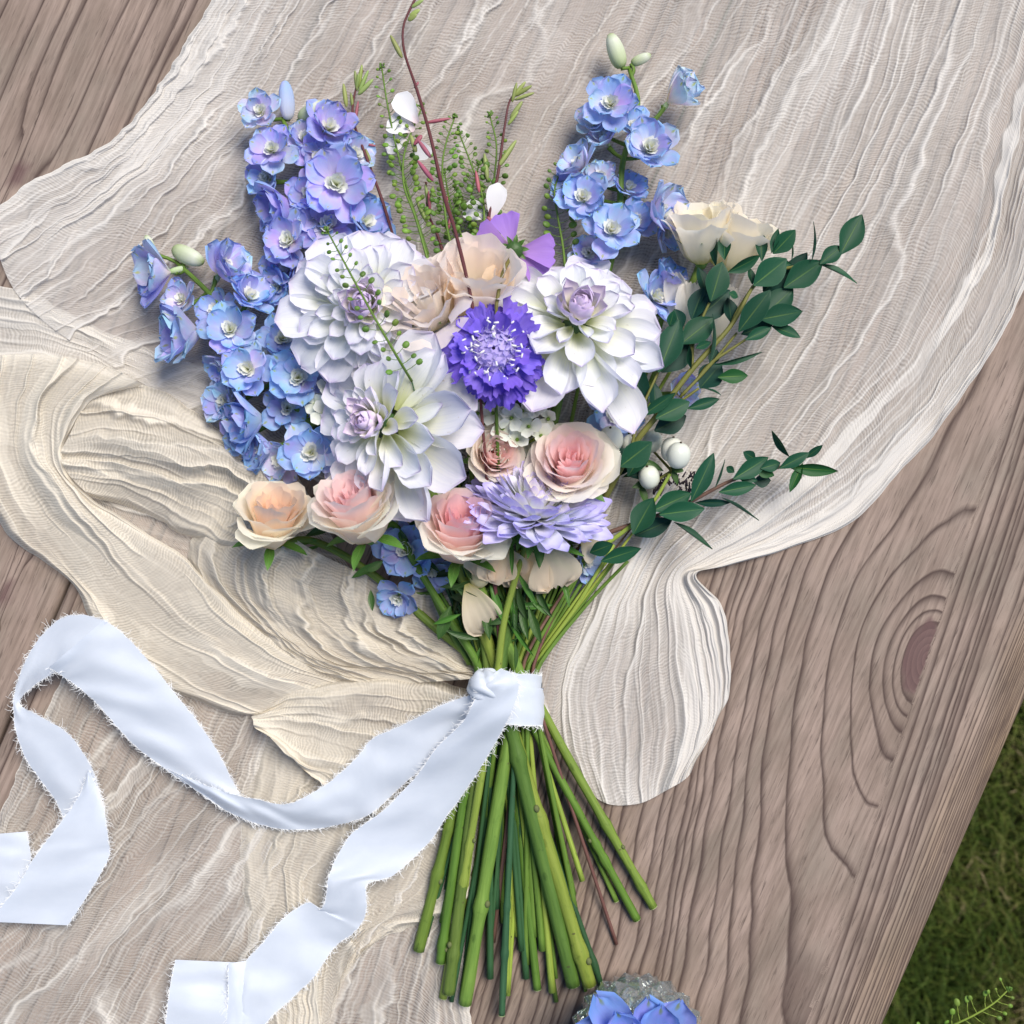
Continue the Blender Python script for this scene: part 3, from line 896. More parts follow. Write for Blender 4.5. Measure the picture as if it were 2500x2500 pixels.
# -------- stems: every flower's stem runs through the tie and out below it
TIE = (1240, 1700)
def stem(parent, head, tie, end, rad, mat, mid=None, z_end=None, color=(1, 1, 1), name='stem', below=None):
    """head (px,py,z), tie (px,z) at the binding, end (px,py)"""
    pts = [head]
    if mid:
        pts += mid
    pts.append((tie[0], TIE[1] - 60, tie[1]))
    if end is not None:
        pts.append((tie[0] + 0.13 * (end[0] - tie[0]), TIE[1] + 60, tie[1] - 5))
        if below:
            pts += below
        ze = z_end if z_end is not None else rad * 1.1 + 4
        pts.append((end[0], end[1], ze))
    big_ = end is not None and rad >= 9
    n = 90 if big_ else 6 * len(pts)
    bl = [random.uniform(.62, .97) for _ in range(random.choice((1, 2, 2)))] if big_ else ()
    o = put(name, tube(name, pts, [rad * 0.5, rad * 0.62, rad * .75, rad * .78], mat, 9, n, wob=0.14, bulges=bl), parent, color=jit(color, .28))
    if end is not None and rad >= 9:
        a, b = V(*pts[-2]), V(*pts[-1])
        d = (b - a).normalized()
        vs, f = seg(b - d * 0.2 * U, b + d * 1.2 * U, rad * 0.78, rad * 0.74, 9)
        put('cut_end', mk('cut_end', vs, f, M_CUT, smooth=False), o)
        if rad >= 12:
            c = crom(np.array(pts[-3:] if len(pts) > 2 else pts), 40)
            for q in [max(17, min(37, int(2 + 38 * (b_ - .5) * 2))) for b_ in bl[:1]]:
                p, p2 = V(*c[q]), V(*c[q + 1])
                dd = (p2 - p).normalized()
                side = dd.cross(Vector((0, 0, 1))).normalized() * random.choice((-1, 1))
                up = (side * 0.8 + Vector((0, 0, 0.7))).normalized()
                me = ellipsoid('node', M_NODE, rad * .7, rad * 0.6, rad * .9, 8, 5)
                put('node', me, o, frame(p + up * rad * 0.58 * U, up, dd, 1.0))
    return o

def leafmesh(mat, variants=4, W=1.0, cup=(0.5, 0.4), bend=0.5):
    return [petal('leaf', mat, 100, 100 * W, PF_LEAF, bend=(random.uniform(-.1, .15), -random.uniform(0, bend)), cup=cup, ruf=0.012, nu=3, nv=9, seed=i) for i in range(variants)]

def leaf(parent, meshes, a, b, w, za, zb, roll=0.0, color=(1, 1, 1), name='leaf'):
    """a,b px base and tip, w full width px"""
    A, B = V(a[0], a[1], za), V(b[0], b[1], zb)
    d = B - A
    L = d.length / U
    zup = Vector((math.sin(roll), 0.15 * math.sin(roll * 2), math.cos(roll)))
    return put(name, random.choice(meshes), parent, frame(A, d, zup, L / 100 * 1.03, (w / L)), color=color)

# ------------------------------------------------------------------ dahlias
DAH = [petal('petal', P_DAHLIA, 100, W, PF_OVATE, bend=(b0, b1), cup=(c0, c1), ruf=0.022, nu=4, nv=9, seed=40 + i)
       for i, (W, b0, b1, c0, c1) in enumerate([(64, .6, -1.1, 1.5, .9), (58, .1, .3, 2.0, 1.3), (62, .35, -.45, 1.7, .9), (68, .25, -.3, 1.5, .8), (58, .45, -.3, 1.9, 1.1), (64, .15, -.1, 1.6, .8), (60, .5, -.9, 1.6, .7), (70, .2, -.4, 1.4, .7)])]
DAH_IN = [petal('petal', P_DAHLIA_IN, 100, W, PF_OVATE, bend=(b0, b1), cup=(1.6, 1.3), nu=3, nv=7, seed=60 + i)
          for i, (W, b0, b1) in enumerate([(80, .7, .3), (90, .9, .4), (74, .6, .2)])]
def dahlia(label, centre, axis, z, R, n_out, n_in, stemargs, lenbias=None, seed=0, bud=34, open_min=24.0):
    r = random.Random(seed)
    a, e1, e2 = axes(axis)
    base = V(centre[0], centre[1], z)
    t = thing('dahlia', label, 'dahlia', base, 'white dahlias in the bouquet')
    # closed heart
    n = n_in
    for i in range(n):
        q = i / n
        az = i * 2.39996
        rad = e1 * math.cos(az) + e2 * math.sin(az)
        el = math.radians(4 + 62 * q ** 1.25)
        d = a * math.cos(el) + rad * math.sin(el)
        L = bud * (0.80 + 0.65 * q)
        o = base + a * (20 * (1 - q)) * U + rad * (3 + 13 * q) * U
        put('petal', r.choice(DAH_IN), t, frame(o, d, a * math.sin(el) - rad * math.cos(el), L / 100 * r.uniform(.9, 1.1)),
            color=jit((1, 1, 1), .06, r))
    for i in range(n_out):
        q = (i + 0.5) / n_out
        az = (i + n) * 2.39996 + r.uniform(-.10, .10)
        rad = e1 * math.cos(az) + e2 * math.sin(az)
        el = math.radians(open_min + (102 - open_min) * q ** 0.70 + r.uniform(-11, 11))
        d = a * math.cos(el) + rad * math.sin(el)
        L = R * (0.20 + 0.63 * q ** 0.78) * r.uniform(.86, 1.1)
        if lenbias:
            L *= 1 + lenbias[1] * max(-0.6, rad.dot(Vector(lenbias[0]).normalized()))
        o = base + rad * (14 + 0.20 * R * q) * U - a * (0.30 * R * q) * U
        wsc = r.uniform(.92, 1.16) * (0.98 + 0.10 * q)
        roll = r.uniform(-.34, .34)
        nz = (a * math.sin(el) - rad * math.cos(el))
        tang = a.cross(rad)
        put('petal', r.choice(DAH), t, frame(o, d, nz + tang * roll, L / 100, wsc), color=jit((.99, 1.0, 1.03), .03, r))
    vs, f = join([seg(base - a * 0.46 * R * U, base - a * 0.2 * R * U, 20, 30, 10)])
    put('calyx', mk('calyx', vs, f, L_GREEN), t)
    hp = base - a * 0.42 * R * U
    k = 1 - (hp.z / U) / HP
    stem(t, (hp.x / U / k + 1250, 1250 - hp.y / U / k, hp.z / U), *stemargs[0], **stemargs[1])
    return t

dahlia('full round white dahlia, leftmost of three, a fine green sprig lying across its lilac heart',
       (890, 748), (-0.05, 0.03, 1), 285, 198, 72, 40, (((1215, 105), (1440, 2405), 22, S_LIME), dict(z_end=40)), seed=3, bud=52, open_min=40)
dahlia('wide open white dahlia with a dark lilac cone, right of the violet scabious',
       (1410, 772), (0.10, 0.42, 0.90), 285, 222, 50, 36, (((1220, 120), (1400, 2405), 22, S_GREEN), dict(z_end=34)), ((0, -1, 0), 0.20), 9, 58, 36)
dahlia('white dahlia tinged lilac, turned to the left, directly above the pink spray roses',
       (915, 1032), (-0.50, 0.06, 0.86), 310, 214, 54, 30, (((1265, 110), (1135, 2450), 21, S_GREEN), dict(z_end=30)), ((1, 0.05, 0), 0.18), 14, 46, 34)

# ------------------------------------------------------------------ roses and lisianthus
def rose_petals(mat, n, R, H, seed, inner=0.05, lean=0.9, ruffle=0.012, wide=1.05, tight=0.9, open_out=1.0, edge_in=0.3):
    r = random.Random(seed)
    out = []
    for i in range(n):
        q = i / (n - 1)
        phi = i * 2.39996 + r.uniform(-.25, .25)
        ri = R * (inner + (1 - inner) * q ** tight)
        dl = (wide if q > .25 else wide * 1.25) * r.uniform(.85, 1.12)
        h = H * (0.80 + 0.22 * math.sin(q * PI * 0.8) - 0.16 * q ** 3) * r.uniform(.94, 1.06)
        rb = ri * 0.30
        p1, p2, p3 = r.uniform(0, 6), r.uniform(0, 6), r.uniform(0, 6)
        skew = r.uniform(-.12, .12)
        vs, uv = [], []
        nu, nv = 5, 8
        for j in range(nv + 1):
            tt = j / nv
            for k in range(-nu, nu + 1):
                u = k / nu
                te = tt * (1 - edge_in * abs(u) ** 2.4 + skew * u)
                ang = phi + dl * u * (0.45 + 0.55 * tt ** 0.6)
                flare = open_out * q ** 1.4 * R * 0.42 * te ** 3.5
                ro = rb + (ri - rb) * te ** 0.55 * lean + flare + R * 0.03 * u * u * q
                zz = h * te - open_out * q ** 2 * h * 0.42 * te ** 5
                w = ruffle * R * te ** 3
                ro += w * (2.0 * math.sin(4.2 * u + p1) + 1.2 * math.sin(9.5 * u + p2))
                zz += w * (1.6 * math.sin(5.5 * u + p3) + 1.0 * math.sin(12 * u + p1))
                vs.append((ro * math.cos(ang), ro * math.sin(ang), zz))
                uv.append((u * .5 + .5, tt))
        m = 2 * nu + 1
        f = [(j * m + i2, j * m + i2 + 1, (j + 1) * m + i2 + 1, (j + 1) * m + i2) for j in range(nv) for i2 in range(m - 1)]
        out.append((q, mk('petal', vs, f, mat, uv)))
    return out

def bloom(t, petals, centre, z, axis, s, c_in, c_out, seed=0, spin=None, keep=1.0):
    r = random.Random(seed)
    a, e1, e2 = axes(axis)
    spin = r.uniform(0, 6.28) if spin is None else spin
    x = e1 * math.cos(spin) + e2 * math.sin(spin)
    y = a.cross(x)
    M = Matrix.Identity(4)
    o = V(centre[0], centre[1], z)
    for k in range(3):
        M[k][0], M[k][1], M[k][2], M[k][3] = x[k] * s * U, y[k] * s * U, a[k] * s * U, o[k]
    for q, me in petals:
        if q > keep:
            continue
        qq = q ** 1.7
        col = tuple(c_in[k] * (1 - qq) + c_out[k] * qq for k in range(3))
        put('petal', me, t, M, color=jit(col, .035, r))
    return o, a

ROSE_SETS = [rose_petals(P_ROSE, 25, 96, 172, 101 + i, open_out=0.62, ruffle=0.02, lean=0.95) for i in range(2)]
ROSE_OPEN = rose_petals(P_ROSE, 17, 96, 185, 131, inner=0.14, lean=1.0, tight=0.8, ruffle=0.035, open_out=0.75)
SEPAL = [petal('sepal', L_FRESH, 100, 30, PF_LEAF, bend=(.2, -.9), cup=(.6, .3), nu=2, nv=6, seed=90 + i) for i in range(2)]
LEAF_G = leafmesh(L_GREEN, 4, 0.5)
LEAF_F = leafmesh(L_FRESH, 3, 0.42)
ROSE_BIG = [petal('petal', P_ROSE, 100, W, PF_ROUND, bend=(b0, b1), cup=(1.2, .5), ruf=0.018, rfreq=2, nu=4, nv=9, seed=200 + i) for i, (W, b0, b1) in enumerate([(104, .5, -1.3), (96, .3, -1.5), (110, .6, -1.1)])]
def rose(label, centre, z, axis, s, c_in, c_out, setk, seed, stemargs, keep=1.0, group='pink spray roses in the bouquet'):
    o = V(centre[0], centre[1], z)
    t = thing('spray_rose', label, 'rose', o, group)
    o, a = bloom(t, setk, centre, z, axis, s, c_in, c_out, seed, keep=keep)
    a, e1, e2 = axes(axis)
    rr_ = random.Random(seed + 5)
    for k in range(7):
        az = k * 2 * PI / 7 + seed + rr_.uniform(-.25, .25)
        rad = e1 * math.cos(az) + e2 * math.sin(az)
        e = math.radians(rr_.uniform(26, 50))
        put('petal', rr_.choice(ROSE_BIG), t, frame(o + rad * 16 * s * U + a * 6 * s * U, a * math.cos(e) + rad * math.sin(e), a * math.sin(e) - rad * math.cos(e) + a.cross(rad) * rr_.uniform(-.3, .3), 1.45 * s * rr_.uniform(.85, 1.08)), color=jit(c_out, .03, rr_))
    for k in range(5):
        az = k * 2 * PI / 5 + seed
        rad = e1 * math.cos(az) + e2 * math.sin(az)
        put('sepal', SEPAL[k % 2], t, frame(o + rad * 14 * s * U + a * 2 * U, rad + a * 0.1, a, 0.95 * s))
    vs, f = seg(o - a * 22 * s * U, o + a * 14 * s * U, 9, 26 * s, 9)
    put('calyx', mk('calyx', vs, f, L_FRESH), t)
    hp = o - a * 20 * s * U
    k = 1 - (hp.z / U) / HP
    stem(t, (hp.x / U / k + 1250, 1250 - hp.y / U / k, hp.z / U), *stemargs[0], **stemargs[1])
    return t

PK_IN, PK_OUT = (1.06, 0.79, 0.85), (1.09, 1.08, 1.02)
t = rose('half open cream and peach rose with a deep orange throat, leftmost rose of the bouquet', (662, 1322), 125, (0.20, 0.74, 0.64), 0.86,
     (1.07, 0.88, 0.76), (1.09, 1.08, 1.0), ROSE_OPEN, 2, (((1180, 70), (1022, 2320), 17, S_GREEN), dict(mid=[(760, 1320, 70), (900, 1395, 60), (1060, 1530, 55)], z_end=26)))
for a_, b_, w_ in (((700, 1330), (775, 1318), 36), ((745, 1310), (835, 1270), 46), ((930, 1370), (860, 1410), 44), ((790, 1330), (720, 1350), 20)):
    leaf(t, LEAF_F if w_ < 45 else LEAF_G, a_, b_, w_, 66, 80, random.uniform(-.4, .4))
t = rose('pink centred cream rose with a folded pale outer petal, second rose from the left', (900, 1308), 215, (-0.24, 0.72, 0.65), 0.98,
     PK_IN, PK_OUT, ROSE_SETS[0], 5, (((1172, 95), (1075, 2350), 15, S_GREEN), dict(mid=[(960, 1280, 135), (1010, 1370, 130), (1090, 1500, 115)], z_end=38)))
for a_, b_, w_ in (((985, 1300), (1035, 1265), 40), ((930, 1290), (860, 1300), 44), ((1000, 1340), (975, 1290), 26)):
    leaf(t, LEAF_G, a_, b_, w_, 120, 150, random.uniform(-.4, .4))
t = rose('deep pink centred rose just left of the lavender aster', (1116, 1356), 200, (0.10, 0.74, 0.66), 0.92,
     (1.06, 0.70, 0.78), PK_OUT, ROSE_SETS[1], 8, (((1190, 100), (1095, 2425), 18, S_GREEN), dict(mid=[(1150, 1400, 130)], z_end=44)))
rose('large flat many petalled pink rose right of and above the lavender aster', (1396, 1172), 175, (-0.06, 0.46, 0.88), 0.88,
     (1.06, 0.79, 0.85), (1.09, 1.08, 1.02), ROSE_SETS[0], 11, (((1255, 85), (1555, 2245), 13, S_GREEN), dict(mid=[(1330, 1400, 90)], z_end=16)))
rose('small pink rose half hidden between the left dahlia and the white blossom cluster', (1190, 1125), 165, (0.30, 0.20, 0.9), 0.62,
     (1.0, 0.70, 0.72), PK_OUT, ROSE_SETS[1], 17, (((1230, 60), (1312, 2415), 13, S_GREEN), dict(z_end=18)))

LISI = rose_petals(P_LISI, 15, 100, 150, 301, inner=0.22, lean=1.0, ruffle=0.045, wide=1.0, tight=0.8, open_out=0.9, edge_in=0.14)
LISI_SIDE = rose_petals(P_LISI, 13, 100, 165, 305, inner=0.45, lean=1.0, ruffle=0.035, wide=0.95, tight=0.7, open_out=0.45, edge_in=0.12)
def lisi_base(t, o, a, s, n=5):
    a, e1, e2 = axes(a)
    for k in range(n):
        az = k * 2 * PI / n + 0.4
        rad = e1 * math.cos(az) + e2 * math.sin(az)
        put('sepal', SEPAL[k % 2], t, frame(o + rad * 20 * s * U, rad * 0.55 + a, rad * -1, 0.95 * s, 0.5))
    vs, f = seg(o - a * 18 * s * U, o + a * 16 * s * U, 9, 30 * s, 9)
    put('calyx', mk('calyx', vs, f, L_FRESH), t)
t = thing('lisianthus', 'ruffled peach lisianthus pair above the violet scabious, between the two upper dahlias', 'lisianthus', V(1100, 740, 180), 'peach and cream lisianthus in the bouquet')
PEACH = (1.06, 1.02, 0.99)
o, a = bloom(t, LISI, (1066, 786), 225, (-0.30, 0.46, 0.84), 0.90, (1.06, 0.99, 0.92), PEACH, 3)
lisi_base(t, o, a, 0.8)
o, a = bloom(t, LISI_SIDE, (1165, 752), 205, (0.06, 0.62, 0.78), 0.92, (1.06, 0.99, 0.92), PEACH, 6)
lisi_base(t, o, a, 0.75)
put('petal', petal('petal', P_LISI, 100, 62, PF_BROAD, bend=(.3, .1), cup=(1.2, .9), ruf=.03, nu=4, nv=9, seed=5), t, frame(V(1120, 800, 250), V(1098, 672, 290) - V(1120, 800, 250), (0.4, 0, 1), 1.25), color=(1.08, 0.92, 0.72))
put('petal', petal('petal', P_LISI, 100, 56, PF_BROAD, bend=(.2, -.2), cup=(1.0, .6), ruf=.04, nu=4, nv=9, seed=6), t, frame(V(1195, 810, 230), V(1228, 655, 260) - V(1195, 810, 230), (-0.3, 0, 1), 1.5), color=(1.05, 0.92, 0.76))
stem(t, (1110, 800, 130), (1205, 60), (1150, 2330), 9, S_GREEN, z_end=20)
t = thing('lisianthus', 'cream lisianthus seen from the side at the upper right, above the eucalyptus leaves', 'lisianthus', V(1735, 630, 120), 'peach and cream lisianthus in the bouquet')
CREAM = (1.06, 1.04, 0.97)
o, a = bloom(t, LISI_SIDE, (1712, 640), 118, (-0.05, 0.90, 0.42), 0.80, (1.06, 1.03, 0.90), CREAM, 12)
lisi_base(t, o, a, 0.85)
o2, a2 = bloom(t, LISI_SIDE, (1762, 655), 95, (0.42, 0.82, 0.36), 0.86, (1.06, 1.03, 0.90), CREAM, 15)
lisi_base(t, o2, a2, 0.7)
stem(t, (1712, 632, 112), (1300, 60), (1595, 2215), 14, S_GREEN, mid=[(1690, 690, 95), (1560, 1010, 70), (1390, 1420, 62)], z_end=17)
t = thing('lisianthus', 'pale cream lisianthus petals half hidden behind the eucalyptus', 'lisianthus', V(1690, 760, 90), 'peach and cream lisianthus in the bouquet')
for (p0, p1, w, z0, z1) in (((1655, 800), (1650, 665), 58, 80, 120), ((1668, 815), (1690, 690), 66, 90, 130), ((1730, 800), (1790, 700), 70, 60, 90), ((1745, 830), (1760, 735), 60, 70, 95), ((1700, 830), (1735, 755), 60, 80, 100)):
    A, B = V(*p0, z0), V(*p1, z1)
    L = (B - A).length / U
    put('petal', petal('petal', P_LISI, 100, 100 * w / L, PF_BROAD, bend=(.2, -.3), cup=(.9, .5), ruf=.04, nu=4, nv=8), t, frame(A, B - A, (random.uniform(-.4, .4), 0, 1), L / 100), color=CREAM)
stem(t, (1690, 815, 75), (1290, 45), (1240, 2430), 8, S_LIME, mid=[(1500, 1150, 55)], z_end=14)
t = thing('lisianthus', 'cream lisianthus with a round bud and drooping petals hanging below the lavender aster', 'lisianthus', V(1280, 1370, 150), 'peach and cream lisianthus in the bouquet')
for (p0, p1, w, z0, z1, s2) in (((1335, 1325), (1362, 1440), 118, 205, 175, 1), ((1310, 1335), (1288, 1440), 96, 195, 165, 2), ((1212, 1335), (1172, 1412), 92, 205, 195, 3), ((1215, 1332), (1212, 1420), 84, 208, 198, 8), ((1222, 1335), (1250, 1415), 88, 200, 188, 4),
                            ((1140, 1425), (1196, 1548), 84, 182, 150, 5), ((1420, 1320), (1465, 1350), 66, 130, 120, 6), ((1268, 1345), (1272, 1435), 80, 185, 160, 7)):
    A, B = V(*p0, z0), V(*p1, z1)
    L = (B - A).length / U
    put('petal', petal('petal', P_LISI, 100, 112 * w / L, PF_BROAD, bend=(.5, -1.2), cup=(.8, .3), ruf=.075, rfreq=5, nu=6, nv=9, seed=330 + s2), t, frame(A, B - A, (random.uniform(-.2, .2), 0.1, 1), L / 100), color=(1.15, 1.02, 0.84))
put('bud', ellipsoid('bud', P_LISI, 50, 66, 50, 12, 8, dent=.15), t, frame(V(1200, 1372, 172), V(1160, 1428, 165) - V(1200, 1372, 172), (0, 0, 1), 1.05), color=(1.08, 1.02, 0.70))
stem(t, (1275, 1335, 120), (1245, 95), (1250, 2300), 7, S_LIME, z_end=14)

# ------------------------------------------------------------------ scabious
SC_OUT = [petal('petal', P_SCAB, 100, 62 + 9 * (i % 3), PF_WEDGE, bend=(.3 + .2 * (i % 2), -.6 - .2 * (i % 3)), cup=(.8, .3), ruf=.085, rfreq=4.5, nu=5, nv=8, notch=.22, seed=400 + i) for i in range(6)]
SC_MID = [petal('petal', P_SCAB, 100, 70, PF_WEDGE, bend=(.5, -.3), cup=(.8, .4), ruf=.06, rfreq=4, nu=3, nv=6, notch=.1, seed=410 + i) for i in range(3)]
SC_FL = [petal('petal', P_SCAB_IN, 100, 74, PF_ROUND, bend=(.2, -.5), cup=(.6, .3), nu=2, nv=4, seed=420 + i) for i in range(2)]
def scabious():
    r = random.Random(4)
    c, z = (1205, 858), 335
    t = thing('scabious', 'bright violet blue scabious with white stamens in the middle of the bouquet', 'scabious', V(*c, z))
    a, e1, e2 = axes((0.02, 0.10, 1))
    o = V(*c, z)
    for ring, (n, rb, L, el, hh, ms) in enumerate([(21, 40, 80, 97, -14, SC_OUT), (19, 38, 68, 78, -2, SC_OUT), (18, 34, 52, 58, 8, SC_MID)]):
        for i in range(n):
            az = 2 * PI * (i + 0.37 * ring) / n + r.uniform(-.09, .09)
            rad = e1 * math.cos(az) + e2 * math.sin(az)
            e = math.radians(el + r.uniform(-15, 13))
            d = a * math.cos(e) + rad * math.sin(e)
            put('petal', r.choice(ms), t, frame(o + rad * rb * U + a * hh * U, d, a * math.sin(e) - rad * math.cos(e) + a.cross(rad) * r.uniform(-.6, .6), L / 100 * r.uniform(.78, 1.15)), color=jit((1, 1, 1), .18, r))
    # dome with small florets
    put('centre', ellipsoid('centre', P_SCAB_IN, 92, 46, 92, 14, 8), t, frame(o - a * 14 * U, a, e1, 1.0))
    st = []
    for i in range(30):
        q = (i + .5) / 30
        az = i * 2.39996
        el = math.radians(8 + 66 * q ** .5)
        rad = e1 * math.cos(az) + e2 * math.sin(az)
        d = a * math.cos(el) + rad * math.sin(el)
        fo = o + rad * 44 * math.sin(el) * U + a * (30 * math.cos(el) - 2) * U
        x, y2 = axes(d)[1:]
        for kk in range(4):
            b = x * math.cos(kk * PI / 2 + i) + y2 * math.sin(kk * PI / 2 + i)
            put('petal', SC_FL[kk % 2], t, frame(fo, b * .85 + d * .5, d, (0.19 + 0.09 * q)), color=jit((1, 1, 1), .1, r))
        for kk in range(1 if i % 3 else 2):
            dd = (d + Vector((r.uniform(-.5, .5), r.uniform(-.5, .5), r.uniform(0, .4)))).normalized()
            tip = fo + dd * r.uniform(26, 40) * U
            st.append(seg(fo, tip, .7, .7, 4))
            b = Vector((r.uniform(-1, 1), r.uniform(-1, 1), r.uniform(-.2, .2))).normalized()
            st.append(seg(tip - b * 5.5 * U, tip + b * 5.5 * U, 2.3, 2.3, 5))
    put('stamens', mk('stamens', *join(st), M_STAMEN), t, kind='stuff')
    stem(t, (1207, 875, z - 30), (1235, 70), (1358, 2445), 7, S_GREEN, z_end=10)
scabious()

t = thing('scabious', 'mauve flower turned away to show its green back, above the violet scabious', 'flower', V(1255, 610, 215))
o = V(1255, 610, 215)
for (dx, dy, dz, L, W) in ((-60, 22, .1, 92, 100), (-20, 75, .0, 92, 76), (70, 0, .05, 92, 88), (55, -40, -.2, 90, 90), (-62, -35, -.25, 80, 70)):
    d = Vector((dx, dy, dz * 60))
    put('petal', petal('petal', P_MAUVE, 100, W, PF_WEDGE, bend=(.15, -.5), cup=(.7, .2), ruf=.04, nu=4, nv=8), t, frame(o - Vector((0, 0, 12 * U)), d, (0, 0, 1), L / 100), color=jit((1, 1, 1), .08))
for k in range(9):
    az = k * 2 * PI / 9
    d = Vector((math.cos(az), math.sin(az), 0.35 + 0.3 * (k % 2)))
    put('sepal', SEPAL[k % 2], t, frame(o, d, (0, 0, 1), 0.36, 1.1), color=(.7, .7, .6))
put('calyx', ellipsoid('calyx', L_GREEN, 42, 26, 42, 10, 6), t, frame(o, (0, -.3, 1), (1, 0, 0), 1.0))
stem(t, (1252, 622, 238), (1240, 40), (1100, 2440), 8, S_OLIVE, mid=[(1228, 665, 300), (1212, 745, 340), (1208, 820, 300), (1215, 1000, 160)], z_end=12)

# ------------------------------------------------------------------ china aster
AS = [petal('petal', P_ASTER, 100, W, PF_STRAP, bend=(b0, b1), cup=(.9, .5), nu=2, nv=6, seed=500 + i) for i, (W, b0, b1) in enumerate([(30, .3, .3), (26, .1, .5), (34, .4, -.3), (28, -.1, .6)])]
def aster():
    r = random.Random(31)
    c, z = (1306, 1262), 215
    t = thing('china_aster', 'shaggy lavender aster with a ruff of green bracts, lowest large flower of the bouquet', 'aster', V(*c, z))
    a, e1, e2 = axes((0.16, 0.84, 0.52))
    o = V(*c, z)
    n = 215
    for i in range(n):
        q = (i + .5) / n
        az = i * 2.39996
        rad = e1 * math.cos(az) + e2 * math.sin(az)
        el = math.radians(4 + 92 * q ** .58 + r.uniform(-7, 7))
        d = a * math.cos(el) + rad * math.sin(el)
        L = (92 + 62 * q) * r.uniform(.9, 1.06) * (1 - .38 * max(0, -rad.y - .15))
        b = 1.0 + .35 * max(0, 1 - q / .55)
        put('petal', r.choice(AS), t, frame(o + rad * (4 + 32 * q) * U + a * (14 * (1 - q)) * U, d, a * math.sin(el) - rad * math.cos(el) + a.cross(rad) * r.uniform(-.5, .5), L / 100, r.uniform(.9, 1.3)),
            color=jit((b, b, 1.0), .07, r))
    for k in range(20):
        az = k * 2 * PI / 20 + r.uniform(-.1, .1)
        rad = e1 * math.cos(az) + e2 * math.sin(az)
        put('bract', SEPAL[k % 2], t, frame(o - a * 10 * U + rad * 10 * U, rad + a * r.uniform(-.55, .1), a, r.uniform(.75, 1.2), .85), color=(.62, .72, .6))
    vs, f = seg(o - a * 36 * U, o + a * 6 * U, 11, 30, 9)
    put('calyx', mk('calyx', vs, f, L_FRESH), t)
    stem(t, (1294, 1300, 205), (1215, 135), (1082, 2435), 14, S_LIME, mid=[(1262, 1400, 190), (1230, 1520, 160)], z_end=22)
    for (A, B, w, za, zb) in (((1262, 1395), (1310, 1478), 34, 190, 170), ((1228, 1520), (1200, 1430), 44, 165, 180), ((1232, 1500), (1302, 1605), 26, 160, 130), ((1300, 1330), (1330, 1450), 30, 190, 150),
                              ((1265, 1390), (1180, 1345), 30, 190, 200), ((1240, 1480), (1350, 1478), 40, 160, 130), ((1290, 1340), (1425, 1395), 44, 195, 170), ((1245, 1450), (1258, 1560), 30, 175, 150)):
        leaf(t, LEAF_F, A, B, w, za, zb, r.uniform(-.5, .5), color=(.75, .85, .8))
    for (A, B, w) in (((800,1065),(640,1055),70), ((830,1110),(570,1168),70), ((850,1180),(598,1245),75), ((870,1200),(705,1370),85), ((960,1190),(948,1345),85), ((1040,1180),(1090,1505),80), ((1110,1180),(1270,1345),90), ((1200,1290),(1465,1400),90), ((860,1260),(862,1560),70), ((850,1240),(590,1340),60), ((1150,1190),(1420,1280),60)):
        A, B = [(q_[0] / 3.45 + 1000, q_[1] / 3.45 + 950) for q_ in (A, B)]
        leaf(t, LEAF_F, A, B, w / 3.45 * 1.25, 215, 232, r.uniform(-.4, .4), color=(.80, .90, .7), name='bract')
aster()

# ------------------------------------------------------------------ delphinium
DE = [petal('petal', P_DELPH, 100, W, PF_ROUND, bend=(b0, b1), cup=(.9, c1), ruf=.055, rfreq=3.5, nu=4, nv=8, seed=600 + i) for i, (W, b0, b1, c1) in enumerate([(82, .35, -.5, .4), (90, .2, -.3, .5), (76, .5, -.6, .3), (86, .1, .2, .6)])]
BEE = [petal('eye', P_BEE, 100, 80, PF_BROAD, bend=(.6, -.9), cup=(.8, .4), ruf=.06, nu=2, nv=5, notch=.2, seed=620 + i) for i in range(3)]
D_BUD = ellipsoid('bud', P_BUD, 50, 92, 50, 12, 9, dent=.10, pointed=.25)
D_BUDB = ellipsoid('bud', P_DELPH, 46, 100, 46, 12, 9, dent=.2, pointed=.2)
SPUR = ellipsoid('spur', P_BUD, 20, 60, 20, 8, 6, pointed=.5)
